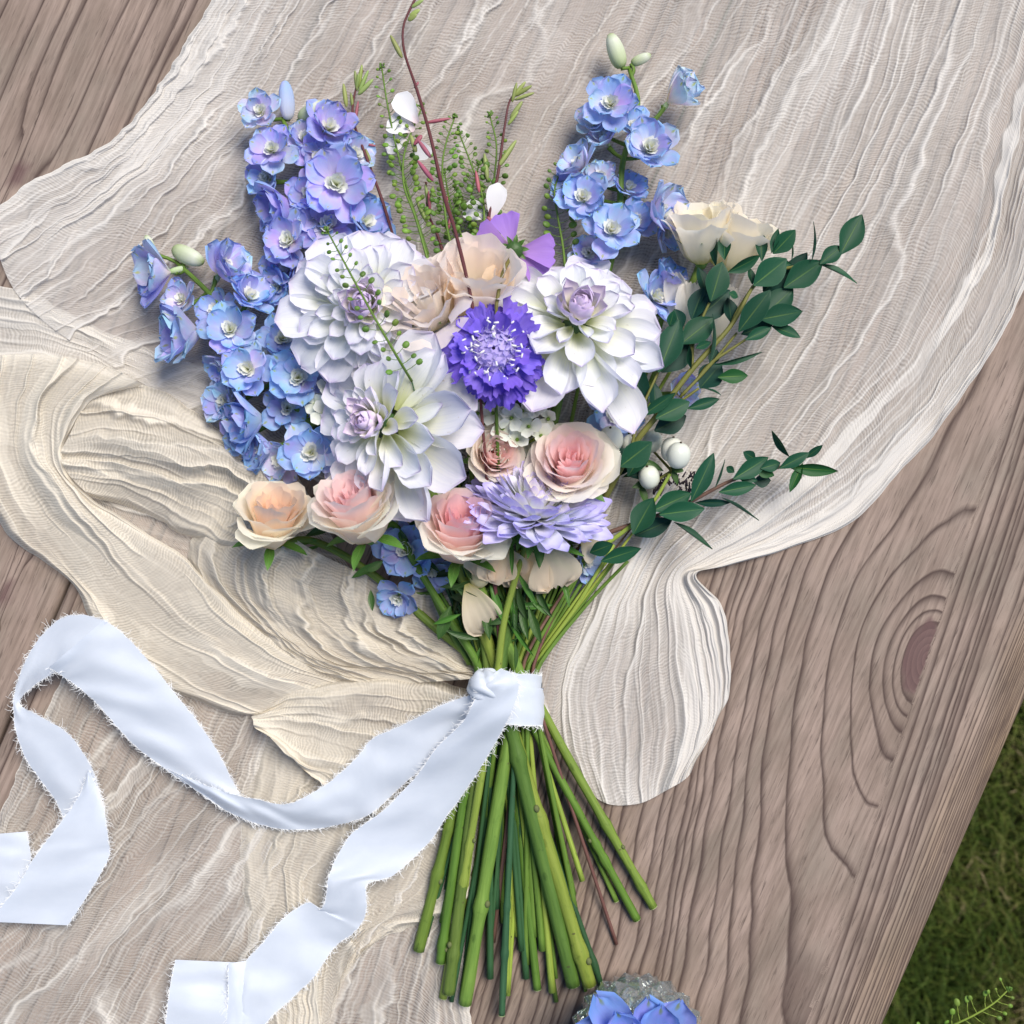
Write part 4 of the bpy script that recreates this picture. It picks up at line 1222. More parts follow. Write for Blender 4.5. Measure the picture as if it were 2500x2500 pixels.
def floret(t, att, c, z, axis, R, hue, seed, opening=72, double=True):
    """one open floret: pedicel mesh with the petals as its sub-parts"""
    r = random.Random(seed)
    a, e1, e2 = axes(axis)
    o = V(c[0], c[1], z)
    hp = o - a * 12 * U
    k = 1 - (hp.z / U) / HP
    p0 = (att[0], att[1], att[2])
    p1 = (hp.x / U / k + 1250, 1250 - hp.y / U / k, hp.z / U)
    pm = ((p0[0] + p1[0]) / 2, (p0[1] + p1[1]) / 2 + 4, min(p0[2], p1[2]) - 2)
    fl = put('floret', tube('floret', [p0, pm, p1], [5, 4.5, 7], S_GREEN, 7, 9), t)
    off = r.uniform(0, 6)
    R *= r.uniform(.82, .98)
    opening += r.uniform(-8, 6)
    for ring in range(2):
        for i in range(5):
            az = off + 2 * PI * (i + .5 * ring) / 5 + r.uniform(-.12, .12)
            rad = e1 * math.cos(az) + e2 * math.sin(az)
            e = math.radians(opening * (1 - .22 * ring) + r.uniform(-9, 9))
            d = a * math.cos(e) + rad * math.sin(e)
            h = jit(hue if r.random() < .8 else r.choice((VIO, PALE)), .16, r)
            put('petal', r.choice(DE), fl, frame(o + rad * 5 * U + a * 3 * ring * U, d, a * math.sin(e) - rad * math.cos(e) + a.cross(rad) * r.uniform(-.25, .25), R / 100 * (1 - .12 * ring) * r.uniform(.92, 1.08)), color=h)
    nb = 8 if double else 5
    for i in range(nb):
        az = off + i * 2.39996
        rad = e1 * math.cos(az) + e2 * math.sin(az)
        e = math.radians(14 + 44 * i / nb)
        d = a * math.cos(e) + rad * math.sin(e)
        put('eye', r.choice(BEE), fl, frame(o + a * 8 * U, d, a * math.sin(e) - rad * math.cos(e), R / 100 * .44), color=jit((1, 1, 1), .05, r))
    put('spur', SPUR, fl, frame(o + a * 4 * U, -a + e1 * .25, e1, R / 62 * .6), color=(.9, 1, .9))
    return fl
BLUE, VIO, PALE = (0.98, 1.06, 1.02), (1.14, .95, 1.02), (1.42, 1.30, 1.05)
def delphinium(label, axis_pts, flo, buds, stemargs, group='blue delphinium spikes in the bouquet', seed=0):
    t = thing('delphinium', label, 'delphinium', V(*axis_pts[-1]), group)
    put('spike', tube('spike', axis_pts, [5, 8, 10], S_GREEN, 8), t)
    ap = np.array(axis_pts, float)
    cv = crom(ap, 60)
    def att(c):
        d = np.hypot(cv[:, 0] - c[0], cv[:, 1] - c[1] - 28)
        return cv[np.argmin(d)]
    for i, (c, z, ax, R, hue, op, dbl) in enumerate(flo):
        floret(t, att(c), c, z, ax, R, hue, seed + i, op, dbl)
    for (c, z, d, s, blue) in buds:
        p = att(c)
        dv = Vector(d)
        o = V(c[0], c[1], z) - dv.normalized() * 40 * s * U
        k = 1 - (o.z / U) / HP
        q = (o.x / U / k + 1250, 1250 - o.y / U / k, o.z / U)
        put('pedicel', tube('pedicel', [tuple(p), ((p[0] + q[0]) / 2 + 6, (p[1] + q[1]) / 2, (p[2] + q[2]) / 2), q], [4.5, 4.5, 6], S_GREEN, 6, 8), t)
        put('bud', D_BUDB if blue else D_BUD, t, frame(o, dv, (0, 0, 1), s), color=(1.2, 1.15, 1.0) if blue else (1, 1, 1))
    if stemargs:
        stem(t, axis_pts[-1], *stemargs[0], **stemargs[1])
    return t
F = (0, 0.1, 1)
delphinium('sky blue delphinium spike reaching to the far left over the cream cloth', [(430, 640, 60), (500, 705, 80), (585, 800, 95), (680, 940, 105), (800, 1080, 100)],
  [((415, 665), 84, (-.75, -.12, .55), 112, PALE, 50, False), ((535, 668), 92, (.62, .35, .6), 96, PALE, 46, False), ((605, 735), 100, (.45, .45, .7), 84, BLUE, 52, False),
   ((490, 815), 98, (-.8, -.1, .5), 118, PALE, 46, False), ((565, 812), 125, (.05, .25, 1), 82, BLUE, 68, True), ((690, 832), 110, (.2, .2, 1), 70, BLUE, 64, True),
   ((610, 905), 150, (-.08, .1, 1), 78, BLUE, 70, True), ((728, 925), 150, (.12, .05, 1), 80, BLUE, 72, True), ((560, 885), 90, (-.6, -.5, .5), 72, PALE, 45, False),
   ((590, 960), 85, (-.5, -.2, .6), 74, PALE, 60, True), ((645, 1022), 112, (-.8, -.12, .5), 110, BLUE, 46, False), ((665, 1095), 90, (-.75, -.1, .55), 84, BLUE, 48, False), ((455, 738), 70, (-.4, .3, .8), 66, PALE, 55, True), ((535, 765), 78, (-.3, .2, .9), 66, BLUE, 60, True), ((648, 872), 100, (.1, .2, 1), 64, BLUE, 62, True), ((560, 985), 72, (-.5, .1, .8), 74, PALE, 58, True), ((610, 1060), 78, (-.4, -.2, .8), 76, BLUE, 60, True), ((700, 1000), 96, (.2, .1, 1), 66, BLUE, 64, True), ((690, 1120), 84, (-.2, -.3, .9), 66, PALE, 58, True),
   ((762, 1108), 130, (0, .1, 1), 92, BLUE, 74, True)],
  [((366, 600), 66, (-.3, .9, .2), .50, False), ((455, 622), 72, (.85, -.4, .2), .95, False)], (((1210, 45), (1470, 2410), 9, S_DARK), dict(z_end=12)), seed=50)
delphinium('violet blue delphinium spike at the upper left above the full dahlia', [(690, 290, 60), (735, 400, 85), (770, 500, 100), (800, 590, 105), (860, 720, 100)],
  [((640, 280), 88, (-.1, .15, 1), 66, PALE, 58, True), ((668, 372), 110, (-.1, .12, 1), 74, VIO, 70, True), ((800, 322), 92, (.3, .3, .85), 82, VIO, 55, False), ((822, 455), 145, (.1, .02, 1), 98, VIO, 76, True),
   ((712, 498), 98, (-.75, -.28, .5), 108, VIO, 44, False), ((712, 592), 118, (-.25, .1, 1), 78, VIO, 66, True), ((800, 560), 96, (.1, .2, 1), 86, VIO, 74, False), ((880, 548), 84, (.6, .1, .7), 86, BLUE, 55, False), ((712, 652), 80, (-.4, -.2, .8), 72, VIO, 60, True),
   ((745, 345), 84, (.1, .2, 1), 62, PALE, 60, True), ((775, 395), 92, (.2, .1, 1), 66, VIO, 62, True), ((660, 440), 82, (-.4, .1, .8), 66, BLUE, 58, True), ((755, 480), 96, (0, .1, 1), 66, VIO, 64, True), ((690, 700), 74, (-.5, -.1, .8), 66, BLUE, 60, True), ((860, 385), 86, (.5, .2, .8), 62, PALE, 54, True),
   ((765, 545), 92, (-.1, .3, .9), 70, BLUE, 70, True)],
  [((700, 255), 70, (-.05, 1, .25), .9, True), ((758, 275), 100, (.75, .35, .3), .85, False)], (((1190, 35), (1325, 2280), 8, S_GREEN), dict(z_end=10)), seed=90)
delphinium('pale blue delphinium spike at the upper right with white tipped buds', [(1535, 165, 60), (1558, 260, 80), (1520, 400, 90), (1512, 520, 92), (1490, 640, 90), (1440, 800, 85)],
  [((1492, 262), 105, (-.15, .12, 1), 80, BLUE, 66, True), ((1582, 372), 112, (.1, .25, 1), 82, BLUE, 64, True), ((1425, 412), 88, (-.55, .35, .6), 76, PALE, 50, False), ((1425, 492), 112, (-.15, .25, 1), 76, BLUE, 66, True),
   ((1492, 570), 130, (0, .25, 1), 84, BLUE, 66, True), ((1588, 530), 92, (.72, .1, .6), 106, PALE, 46, False), ((1482, 350), 75, (-.3, .4, .6), 62, PALE, 50, False), ((1610, 560), 66, (.6, -.3, .5), 72, BLUE, 55, False), ((1450, 305), 76, (-.2, .3, .9), 54, PALE, 58, True), ((1545, 318), 84, (.1, .3, .9), 56, BLUE, 60, True), ((1395, 462), 74, (-.4, .2, .8), 60, BLUE, 58, True), ((1465, 440), 84, (-.1, .3, .9), 58, PALE, 60, True), ((1545, 545), 84, (.2, .1, .9), 62, BLUE, 60, True), ((1440, 620), 80, (-.2, 0, 1), 58, PALE, 60, True),
   ((1530, 470), 76, (.2, .5, .6), 60, BLUE, 55, False)],
  [((1505, 130), 78, (-.35, .95, .15), .92, False), ((1562, 146), 70, (.8, .3, .2), .55, False)], (((1280, 40), (1505, 2200), 9, S_GREEN), dict(z_end=10)), seed=130)
fl = thing('delphinium', 'pale blue delphinium bell nodding on a side shoot right of the upper right spike', 'delphinium', V(1640, 240, 90), 'blue delphinium spikes in the bouquet')
put('spike', tube('spike', [(1560, 325, 72), (1605, 285, 84), (1625, 258, 88)], [6, 5], S_GREEN, 7), fl)
floret(fl, (1612, 275, 86), (1630, 250, 92), 92, (.7, .45, .5), 92, (1.75, 1.5, 1.05), 177, 34, False)
delphinium('shaded blue delphinium florets tucked behind the right dahlia and eucalyptus', [(1640, 660, 50), (1610, 800, 60), (1560, 950, 70), (1500, 1080, 75), (1400, 1300, 70)],
  [((1588, 735), 80, (.5, .3, .7), 80, BLUE, 60, True), ((1612, 700), 70, (.5, .6, .4), 74, BLUE, 45, False), ((1498, 1012), 92, (.1, -.1, 1), 76, BLUE, 70, True), ((1655, 960), 60, (.5, .1, .8), 62, PALE, 60, True), ((1520, 985), 70, (.1, .4, .8), 76, BLUE, 66, False)],
  [], (((1290, 30), (1430, 2420), 6, S_GREEN), dict(z_end=8)), seed=210)
delphinium('blue delphinium florets hanging lowest on the bouquet, between the rose stems', [(1010, 1300, 60), (1030, 1380, 66), (1080, 1500, 70), (1150, 1620, 70)],
  [((992, 1342), 105, (-.05, .05, 1), 78, BLUE, 72, True), ((1045, 1300), 84, (.3, .4, .8), 66, VIO, 60, True), ((975, 1450), 78, (-.2, -.5, .8), 70, BLUE, 66, True), ((1050, 1385), 84, (.3, -.4, .8), 64, BLUE, 60, False), ((1425, 1368), 76, (.5, -.2, .8), 56, BLUE, 60, True)],
  [], (((1180, 60), (1195, 2335), 9, S_GREEN), dict(z_end=12)), seed=250)
# ------------------------------------------------------------------ eucalyptus
EUC = leafmesh(L_EUC, 6, 1.0, cup=(.45, .15), bend=.45)
def Z7(p): return (p[0] / 2.972 + 1500, p[1] / 2.972 + 500)
def Z8(p): return (p[0] / 3.116 + 1440, p[1] / 3.116 + 900)
def euc_leaves(t, rows, f, sc, z0):
    r = random.Random(len(rows))
    for n, row in enumerate(rows):
        a, b, w = row[:3]
        kind = row[3] if len(row) > 3 else ''
        A, B = f(a), f(b)
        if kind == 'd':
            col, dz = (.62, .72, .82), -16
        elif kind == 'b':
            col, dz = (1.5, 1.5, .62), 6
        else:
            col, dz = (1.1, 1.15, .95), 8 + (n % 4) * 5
        thin = w < 45
        zb = z0 + dz
        W = w / sc * 1.10
        B = (A[0] + (B[0] - A[0]) * 1.08, A[1] + (B[1] - A[1]) * 1.08)
        L = math.hypot(B[0] - A[0], B[1] - A[1])
        roll = r.uniform(-.45, .45)
        if thin:
            roll = r.choice((-1, 1)) * 1.15
            W = max(W * 2.2, 13)
            if w < 20: W = 14; roll = 1.3
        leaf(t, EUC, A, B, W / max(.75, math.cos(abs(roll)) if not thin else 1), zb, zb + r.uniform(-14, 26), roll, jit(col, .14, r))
t = thing('eucalyptus_sprig', 'long eucalyptus sprig of oval blue green leaves reaching past the cream lisianthus', 'eucalyptus', V(1544, 1092, 80), 'eucalyptus sprigs in the bouquet')
z0 = 175
br = put('branch', tube('branch', [(1475, 1220, 90), (1544, 1092, 150), (1601, 1018, 168), (1688, 904, 180), (1786, 793, 182), (1840, 699, 182), (1900, 660, 180), (1990, 642, 182), (2048, 612, 185)], [8, 7, 6, 4, 3], S_OLIVE, 8, 60), t)
for pts in ([(1540, 1100), (1562, 1010), (1607, 908)], [(1690, 905), (1693, 835), (1715, 776), (1732, 739)], [(1660, 970), (1732, 894), (1799, 813)], [(1700, 930), (1735, 887), (1822, 828)],
            [(1690, 900), (1686, 840), (1684, 820)], [(1605, 1010), (1660, 980), (1706, 948)], [(1786, 793), (1800, 760), (1838, 698)]):
    put('twig', tube('twig', [(p[0], p[1], z0 - 8 + 4 * i) for i, p in enumerate(pts)], [4, 3], S_OLIVE, 6), t)
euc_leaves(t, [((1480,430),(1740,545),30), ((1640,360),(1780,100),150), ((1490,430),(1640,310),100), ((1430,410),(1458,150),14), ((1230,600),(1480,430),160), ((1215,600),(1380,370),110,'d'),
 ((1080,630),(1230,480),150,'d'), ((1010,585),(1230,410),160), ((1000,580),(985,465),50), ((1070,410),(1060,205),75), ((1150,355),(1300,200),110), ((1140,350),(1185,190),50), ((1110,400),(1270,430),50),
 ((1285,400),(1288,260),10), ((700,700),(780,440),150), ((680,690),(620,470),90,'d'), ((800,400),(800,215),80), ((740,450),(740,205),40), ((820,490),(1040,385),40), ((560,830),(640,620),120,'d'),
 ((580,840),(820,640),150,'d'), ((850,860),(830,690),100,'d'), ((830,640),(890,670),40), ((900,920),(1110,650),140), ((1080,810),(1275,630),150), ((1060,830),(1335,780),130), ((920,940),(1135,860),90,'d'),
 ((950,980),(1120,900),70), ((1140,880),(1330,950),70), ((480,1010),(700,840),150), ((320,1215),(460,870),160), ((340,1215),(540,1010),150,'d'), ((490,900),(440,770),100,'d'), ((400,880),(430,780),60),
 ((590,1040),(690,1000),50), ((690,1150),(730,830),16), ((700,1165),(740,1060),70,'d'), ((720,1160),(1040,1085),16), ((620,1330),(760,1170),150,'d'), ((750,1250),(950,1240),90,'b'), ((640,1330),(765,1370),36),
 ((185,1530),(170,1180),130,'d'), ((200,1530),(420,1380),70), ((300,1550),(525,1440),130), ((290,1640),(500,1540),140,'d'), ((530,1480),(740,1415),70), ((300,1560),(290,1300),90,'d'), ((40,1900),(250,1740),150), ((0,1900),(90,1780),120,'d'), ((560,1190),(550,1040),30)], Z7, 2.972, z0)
stem(t, (1476, 1218, 90), (1300, 90), (1505, 2305), 6, S_TWIG, mid=[(1380, 1440, 75)], z_end=8)
t = thing('eucalyptus_sprig', 'lower eucalyptus sprig lying out to the right over the gathered cloth', 'eucalyptus', V(1500, 1300, 90), 'eucalyptus sprigs in the bouquet')
z0 = 120
put('branch', tube('branch', [(1420, 1372, 90), (1546, 1279, 112), (1594, 1227, 118), (1636, 1157, 125)], [6, 5, 4], S_LIME, 7, 24), t)
put('branch', tube('branch', [(1400, 1350, 85), (1459, 1311, 100), (1613, 1256, 110), (1687, 1224, 114), (1793, 1170, 110), (1902, 1141, 104), (1966, 1118, 104)], [6, 5, 3], S_TWIG, 7, 36), t)
euc_leaves(t, [((770,1010),(930,680),120), ((980,940),(1240,890),90), ((800,1020),(1045,1020),50,'d'), ((530,1110),(840,1070),130), ((340,1270),(600,1160),120,'d'), ((330,1260),(470,1010),150), ((480,1080),(740,960),140),
 ((1090,840),(1330,690),110), ((1110,810),(1260,850),60), ((1260,760),(1390,810),70,'b'), ((1240,860),(1360,850),90,'d'), ((1440,760),(1650,650),80), ((1640,680),(1760,590),50), ((1520,750),(1850,775),40,'b'), ((1620,720),(1530,920),60,'b'),
 ((1520,670),(1400,490),36), ((1260,690),(1180,640),70), ((1100,790),(1045,750),50), ((1300,760),(1440,720),80), ((950,910),(1010,710),16), ((1000,980),(1255,1140),14), ((640,1170),(900,1355),28), ((85,1465),(360,1375),100), ((0,1400),(160,1340),100),
 ((290,820),(440,580),120), ((190,830),(310,620),130,'d'), ((300,820),(500,770),80,'d')], Z8, 3.116, z0)
stem(t, (1420, 1372, 88), (1275, 100), (1205, 2300), 7, S_TWIG, mid=[(1360, 1470, 100), (1300, 1570, 110)], z_end=10)
leaf(t, EUC, (1330, 1462), (1385, 1440), 62, 70, 70, .3, (.5, .6, .6))
leaf(t, EUC, (1330, 1468), (1300, 1440), 40, 80, 90, .3, (.6, .6, .6))

# ------------------------------------------------------------------ fine green penny cress
POD = ellipsoid('pod', M_POD, 11, 13, 5, 8, 5)
PODL = ellipsoid('pod', M_PODL, 11, 13, 5, 8, 5)
def cress(label, pts, n, plen, stemargs, light=0.4, seed=0, pods=POD, podscale=1.0, mat=S_GREEN, group='fine green cress sprigs in the bouquet', cat='cress sprig', name='cress_sprig', size0=.45):
    r = random.Random(seed)
    t = thing(name, label, cat, V(*pts[-1]), group)
    put('branch', tube('branch', pts, [1.8, 2.6, 3.4], mat, 6, 40), t)
    c = crom(np.array(pts, float), 120)
    st = []
    for i in range(n):
        q = 0.02 + 0.92 * i / n
        k = int(q * 118)
        p, p2 = c[k], c[k + 1]
        d = (V(*p) - V(*p2)).normalized()
        side = d.cross(Vector((0, 0, 1))).normalized() * (1 if i % 2 else -1)
        dirv = (side * r.uniform(.75, 1.1) + d * r.uniform(.15, .7) + Vector((0, 0, r.uniform(-.3, .7)))).normalized()
        L = plen * (size0 + (1 - size0) * min(1, q * 2.2)) * r.uniform(.75, 1.15)
        A = V(*p)
        B = A + dirv * L * U
        st.append(seg(A, A.lerp(B, .5) - d * 1.5 * U, 1.1, .9, 4))
        st.append(seg(A.lerp(B, .5) - d * 1.5 * U, B, .9, .9, 4))
        s = podscale * (.55 + .55 * min(1, q * 2.5)) * r.uniform(.8, 1.2)
        put('pod', PODL if r.random() < light else pods, t, frame(B - dirv * 1 * U, dirv, (r.uniform(-.5, .5), r.uniform(-.5, .5), 1), s), color=jit((1, 1, 1), .25, r))
    put('stalks', mk('stalks', *join(st), mat), t, kind='stuff')
    hd = [seg(V(*c[0]) + Vector((r.uniform(-6, 6), r.uniform(-6, 6), r.uniform(0, 6))) * U, V(*c[0]) + Vector((r.uniform(-8, 8), r.uniform(-2, 10), r.uniform(0, 8))) * U, 1.5, 2.6, 5) for _ in range(9)]
    put('tip', mk('tip', *join(hd), M_POD), t, kind='stuff')
    if stemargs:
        stem(t, pts[-1], *stemargs[0], **stemargs[1])
    return t
cress('green cress sprig lying diagonally across the leftmost dahlia', [(800, 565, 330), (862, 680, 418), (920, 785, 432), (975, 880, 400), (1005, 930, 330)], 30, 26, (((1200, 50), None, 3, S_DARK), {}), .15, 1)
cress('tall pale cress sprig with a feathery tip, leftmost of the cress behind the flowers', [(932, 165, 70), (945, 250, 90), (970, 370, 110), (1000, 480, 130), (1045, 620, 150)], 36, 26, (((1180, 40), None, 3, S_GREEN), {}), .75, 2)
cress('cress sprig with round lime pods in front of the white gaura petals', [(1030, 262, 90), (996, 345, 115), (984, 400, 130), (988, 461, 150), (1014, 530, 170), (1046, 640, 190)], 36, 26, (((1185, 45), None, 3, S_GREEN), {}), .8, 3)
cress('bushy dark cress sprig left of the long red stem', [(1110, 286, 60), (1088, 354, 80), (1080, 420, 90), (1092, 560, 100), (1120, 650, 100)], 40, 28, (((1190, 40), None, 3, S_DARK), {}), .15, 4)
cress('bushy dark cress sprig right of the long red stem', [(1121, 325, 60), (1150, 400, 80), (1178, 480, 90), (1182, 560, 95), (1180, 660, 95)], 40, 28, (((1195, 40), None, 3, S_DARK), {}), .1, 5)
cress('cress sprig with a fluffy tip beside the right hand gaura stem', [(1196, 282, 60), (1212, 354, 75), (1206, 440, 85), (1190, 540, 90), (1180, 650, 90)], 34, 26, (((1200, 40), None, 3, S_DARK), {}), .4, 6)
cress('small cress sprig with round pods left of the upper right delphinium', [(1372, 408, 80), (1354, 466, 95), (1362, 530, 105), (1374, 600, 105), (1380, 660, 100)], 22, 24, (((1260, 40), None, 3, S_DARK), {}), .55, 7, podscale=1.25, size0=.8)
cress('short dark cress sprig deep among the gaura stems', [(1085, 420, 45), (1100, 500, 55), (1130, 590, 60), (1140, 680, 60)], 54, 32, (((1205, 30), None, 3, S_DARK), {}), .05, 8)
cress('short dark cress sprig under the white gaura petal', [(1170, 400, 45), (1150, 480, 55), (1150, 580, 60), (1160, 680, 60)], 54, 32, (((1210, 30), None, 3, S_DARK), {}), .05, 9)

# ------------------------------------------------------------------ gaura
GB = ellipsoid('bud', M_GBUD, 9, 40, 9, 8, 7, pointed=.3)
PB = ellipsoid('bud', M_PINKBUD, 9, 44, 9, 8, 7, pointed=.4)
GP = [petal('petal', P_GAURA, 100, 56, PF_ROUND, bend=(.2, -.4), cup=(.5, .3), nu=3, nv=7, seed=700 + i) for i in range(2)]
def gaura(label, pts, buds, petals, stemargs, rad=(2.5, 3.5, 4)):
    t = thing('gaura_stem', label, 'gaura', V(*pts[-1]), 'dark red gaura stems in the bouquet')
    put('branch', tube('branch', pts, list(rad), S_RED, 7, 50, wob=.15), t)
    for (a, b, w, pink) in buds:
        A, B = V(*a), V(*b)
        L = (B - A).length / U
        put('bud', PB if pink else GB, t, frame(A, B - A, (0, 0, 1), L / 41, w / 9 * 41 / L), color=jit((1, 1, 1), .2))
    for (a, b, w) in petals:
        A, B = V(*a), V(*b)
        L = (B - A).length / U
        put('petal', random.choice(GP), t, frame(A, B - A, (random.uniform(-.3, .3), 0, 1), L / 100, w / L / .56))
    if stemargs:
        stem(t, pts[-1], *stemargs[0], **stemargs[1])
gaura('longest dark red gaura stem crossing the middle of the bouquet up to the top edge', [(1026, -25, 70), (1000, 25, 80), (984, 70, 90), (988, 130, 100), (1018, 220, 130), (1050, 330, 170), (1085, 480, 235), (1110, 560, 280), (1140, 680, 335), (1157, 765, 335)],
  [((1005, 18, 82), (1035, -2, 90), 11, 0), ((1000, 40, 84), (1026, 22, 90), 13, 0), ((996, 50, 86), (1018, 34, 96), 14, 0), ((982, 142, 100), (952, 84, 104), 13, 0), ((1022, 200, 120), (1012, 214, 120), 7, 1), ((1040, 300, 150), (1096, 290, 150), 10, 1), ((1030, 330, 150), (1012, 352, 150), 13, 1), ((1052, 385, 170), (1022, 344, 160), 12, 1), ((1058, 442, 160), (1022, 395, 150), 13, 1), ((1016, 372, 140), (1002, 328, 140), 13, 0)],
  [((1020, 300, 120), (968, 228, 110), 56), ((1012, 318, 110), (946, 292, 95), 62), ((1000, 345, 100), (938, 350, 85), 58), ((1018, 340, 100), (1040, 390, 85), 44)], (((1225, 120), None, 6, S_RED), {}), (2.6, 3.8, 4.4, 4))
gaura('left dark red gaura stem topped by a cluster of green buds', [(886, 172, 70), (868, 220, 80), (862, 290, 90), (895, 385, 100), (930, 480, 105), (955, 560, 105), (1000, 700, 90)],
  [((875, 215, 80), (884, 156, 90), 11, 0), ((872, 222, 82), (866, 170, 88), 10, 0), ((876, 225, 84), (900, 170, 92), 11, 0), ((874, 232, 84), (912, 192, 92), 13, 0), ((870, 218, 82), (876, 178, 96), 10, 0), ((846, 262, 80), (838, 202, 84), 12, 0), ((862, 265, 84), (856, 225, 88), 9, 0), ((866, 300, 90), (874, 250, 92), 9, 1), ((880, 345, 90), (850, 330, 84), 9, 1), ((895, 352, 92), (916, 356, 92), 7, 1), ((905, 395, 98), (892, 362, 98), 8, 0)], [], (((1200, 60), None, 5, S_RED), {}))
gaura('right dark red gaura stem with green buds and one white petal at its foot', [(1290, 215, 70), (1248, 240, 80), (1232, 310, 90), (1215, 430, 100), (1195, 520, 100), (1190, 640, 90)],
  [((1255, 235, 80), (1300, 208, 90), 12, 0), ((1252, 238, 80), (1284, 198, 90), 11, 0), ((1256, 244, 82), (1306, 226, 86), 10, 0), ((1250, 250, 84), (1262, 200, 92), 10, 0), ((1246, 290, 84), (1276, 246, 90), 13, 0), ((1240, 305, 86), (1266, 270, 92), 10, 0), ((1215, 410, 96), (1262, 340, 96), 14, 0), ((1190, 440, 94), (1182, 372, 96), 13, 0), ((1170, 470, 90), (1162, 420, 90), 11, 1), ((1205, 545, 110), (1190, 530, 112), 10, 1)],
  [((1200, 535, 95), (1218, 446, 115), 50), ((1198, 530, 85), (1130, 505, 70), 52)], (((1235, 60), None, 5, S_RED), {}))
gaura('short dark red gaura shoot with slender buds among the dark cress', [(1040, 445, 70), (1046, 520, 80), (1070, 580, 90), (1100, 680, 90)],
  [((1046, 500, 80), (1038, 448, 84), 10, 0), ((1048, 505, 84), (1058, 452, 86), 9, 0), ((1050, 520, 86), (1046, 470, 92), 9, 1), ((1044, 545, 84), (1016, 490, 84), 12, 0), ((1095, 560, 88), (1100, 520, 90), 8, 1), ((1086, 520, 88), (1092, 480, 90), 8, 1)], [], (((1210, 40), None, 4, S_RED), {}))

# ------------------------------------------------------------------ snowberries and white blossom
BERRY = ellipsoid('berry', M_BERRY, 54, 58, 54, 18, 12, dent=.06)
TIPM = simple('berry_tip', (0.05, 0.035, 0.02), 0.8)
def berries(label, bs, base, stemargs, leaves):
    t = thing('snowberry_sprig', label, 'snowberry', V(*base), 'white snowberry sprigs in the bouquet')
    for (c, z, s, d) in bs:
        o = V(c[0], c[1], z)
        dv = Vector(d).normalized()
        put('stalk', tube('stalk', [base, (c[0], c[1] + 20, z - 8)], [4, 3], S_OLIVE, 6), t)
        b = put('berry', BERRY, t, frame(o - dv * 29 * s * U, dv, (0, 0, 1), s), color=jit((1, 1, 1), .04))
        put('tip', ellipsoid('tip', TIPM, 6, 6, 6, 6, 4), b, frame(o + dv * 27 * s * U, dv, (0, 0, 1), 1))
    for l in leaves:
        leaf(t, LEAF_G, *l)
    if stemargs:
        stem(t, base, *stemargs[0], **stemargs[1])
berries('snowberry sprig with a glossy white pair at the right edge of the bouquet', [((1640, 1098), 120, 1.0, (.1, 1, .3)), ((1656, 1112), 150, 1.05, (.15, 1, .4)), ((1584, 1165), 110, .95, (-.2, .9, .5)), ((1592, 1078), 70, .9, (.3, .9, .4))],
        (1640, 1150, 110), (((1290, 70), None, 5, S_LIME), {'mid': [(1560, 1280, 100)]}), [((1640, 1140), (1668, 1150), 40, 125, 135, .2), ((1640, 1142), (1655, 1182), 30, 122, 120, .2), ((1620, 1150), (1560, 1120), 36, 110, 118, .3), ((1600, 1170), (1545, 1190), 44, 90, 96, .2), ((1560, 1180), (1580, 1230), 40, 90, 90, .4)])
berries('snowberries peeping out between the pink rose and the eucalyptus', [((1492, 1072), 170, 1.05, (-.1, .8, .6)), ((1540, 1088), 130, .9, (.1, .8, .6))], (1510, 1130, 100), (((1280, 60), None, 5, S_OLIVE), {}), [((1500, 1100), (1468, 1085), 30, 150, 170, 0)])
berries('single creamy snowberry under the left edge of the right dahlia', [((1336, 938), 225, 1.0, (-.1, .9, .5)), ((1262, 722), 170, .95, (0, .9, .5))], (1330, 1000, 150), (((1270, 60), None, 5, S_OLIVE), {}), [((1345, 965), (1370, 985), 50, 185, 190, .2), ((1340, 968), (1318, 985), 40, 180, 190, .2)])

WF = [petal('petal', P_WHITE, 100, 92, PF_ROUND, bend=(.3, -.2), cup=(.9, .5), nu=2, nv=5, seed=800 + i) for i in range(2)]
def blossom(label, fl, base, stemargs, seed):
    r = random.Random(seed)
    t = thing('white_blossom', label, 'blossom', V(*base), 'clusters of small white blossom in the bouquet')
    for (c, z, R) in fl:
        a, e1, e2 = axes((r.uniform(-.5, .5), r.uniform(-.3, .5), 1))
        o = V(c[0], c[1], z)
        f_ = put('floret', tube('floret', [base, ((base[0] + c[0]) / 2, (base[1] + c[1]) / 2 - 5, (base[2] + z) / 2 - 6), (c[0], c[1], z - 3)], [3, 3, 5], S_LIME, 6, 8), t)
        for k in range(4):
            az = k * PI / 2 + r.uniform(-.2, .2)
            rad = e1 * math.cos(az) + e2 * math.sin(az)
            e = math.radians(r.uniform(58, 84))
            put('petal', WF[k % 2], f_, frame(o, a * math.cos(e) + rad * math.sin(e), a * math.sin(e) - rad * math.cos(e), R / 100 * r.uniform(.9, 1.15)), color=jit((.97, 1, .97), .05, r))
        put('eye', ellipsoid('eye', M_PODL, 9, 9, 9, 6, 4), f_, frame(o, a, e1, 1))
    for k in range(5):
        az = r.uniform(0, 6.28)
        leaf(t, LEAF_G, (base[0], base[1]), (base[0] + 75 * math.cos(az), base[1] - 60 * math.sin(az)), 40, base[2] - 10, base[2] + 6, r.uniform(-.4, .4), (.6, .6, .6))
    stem(t, base, *stemargs[0], **stemargs[1])
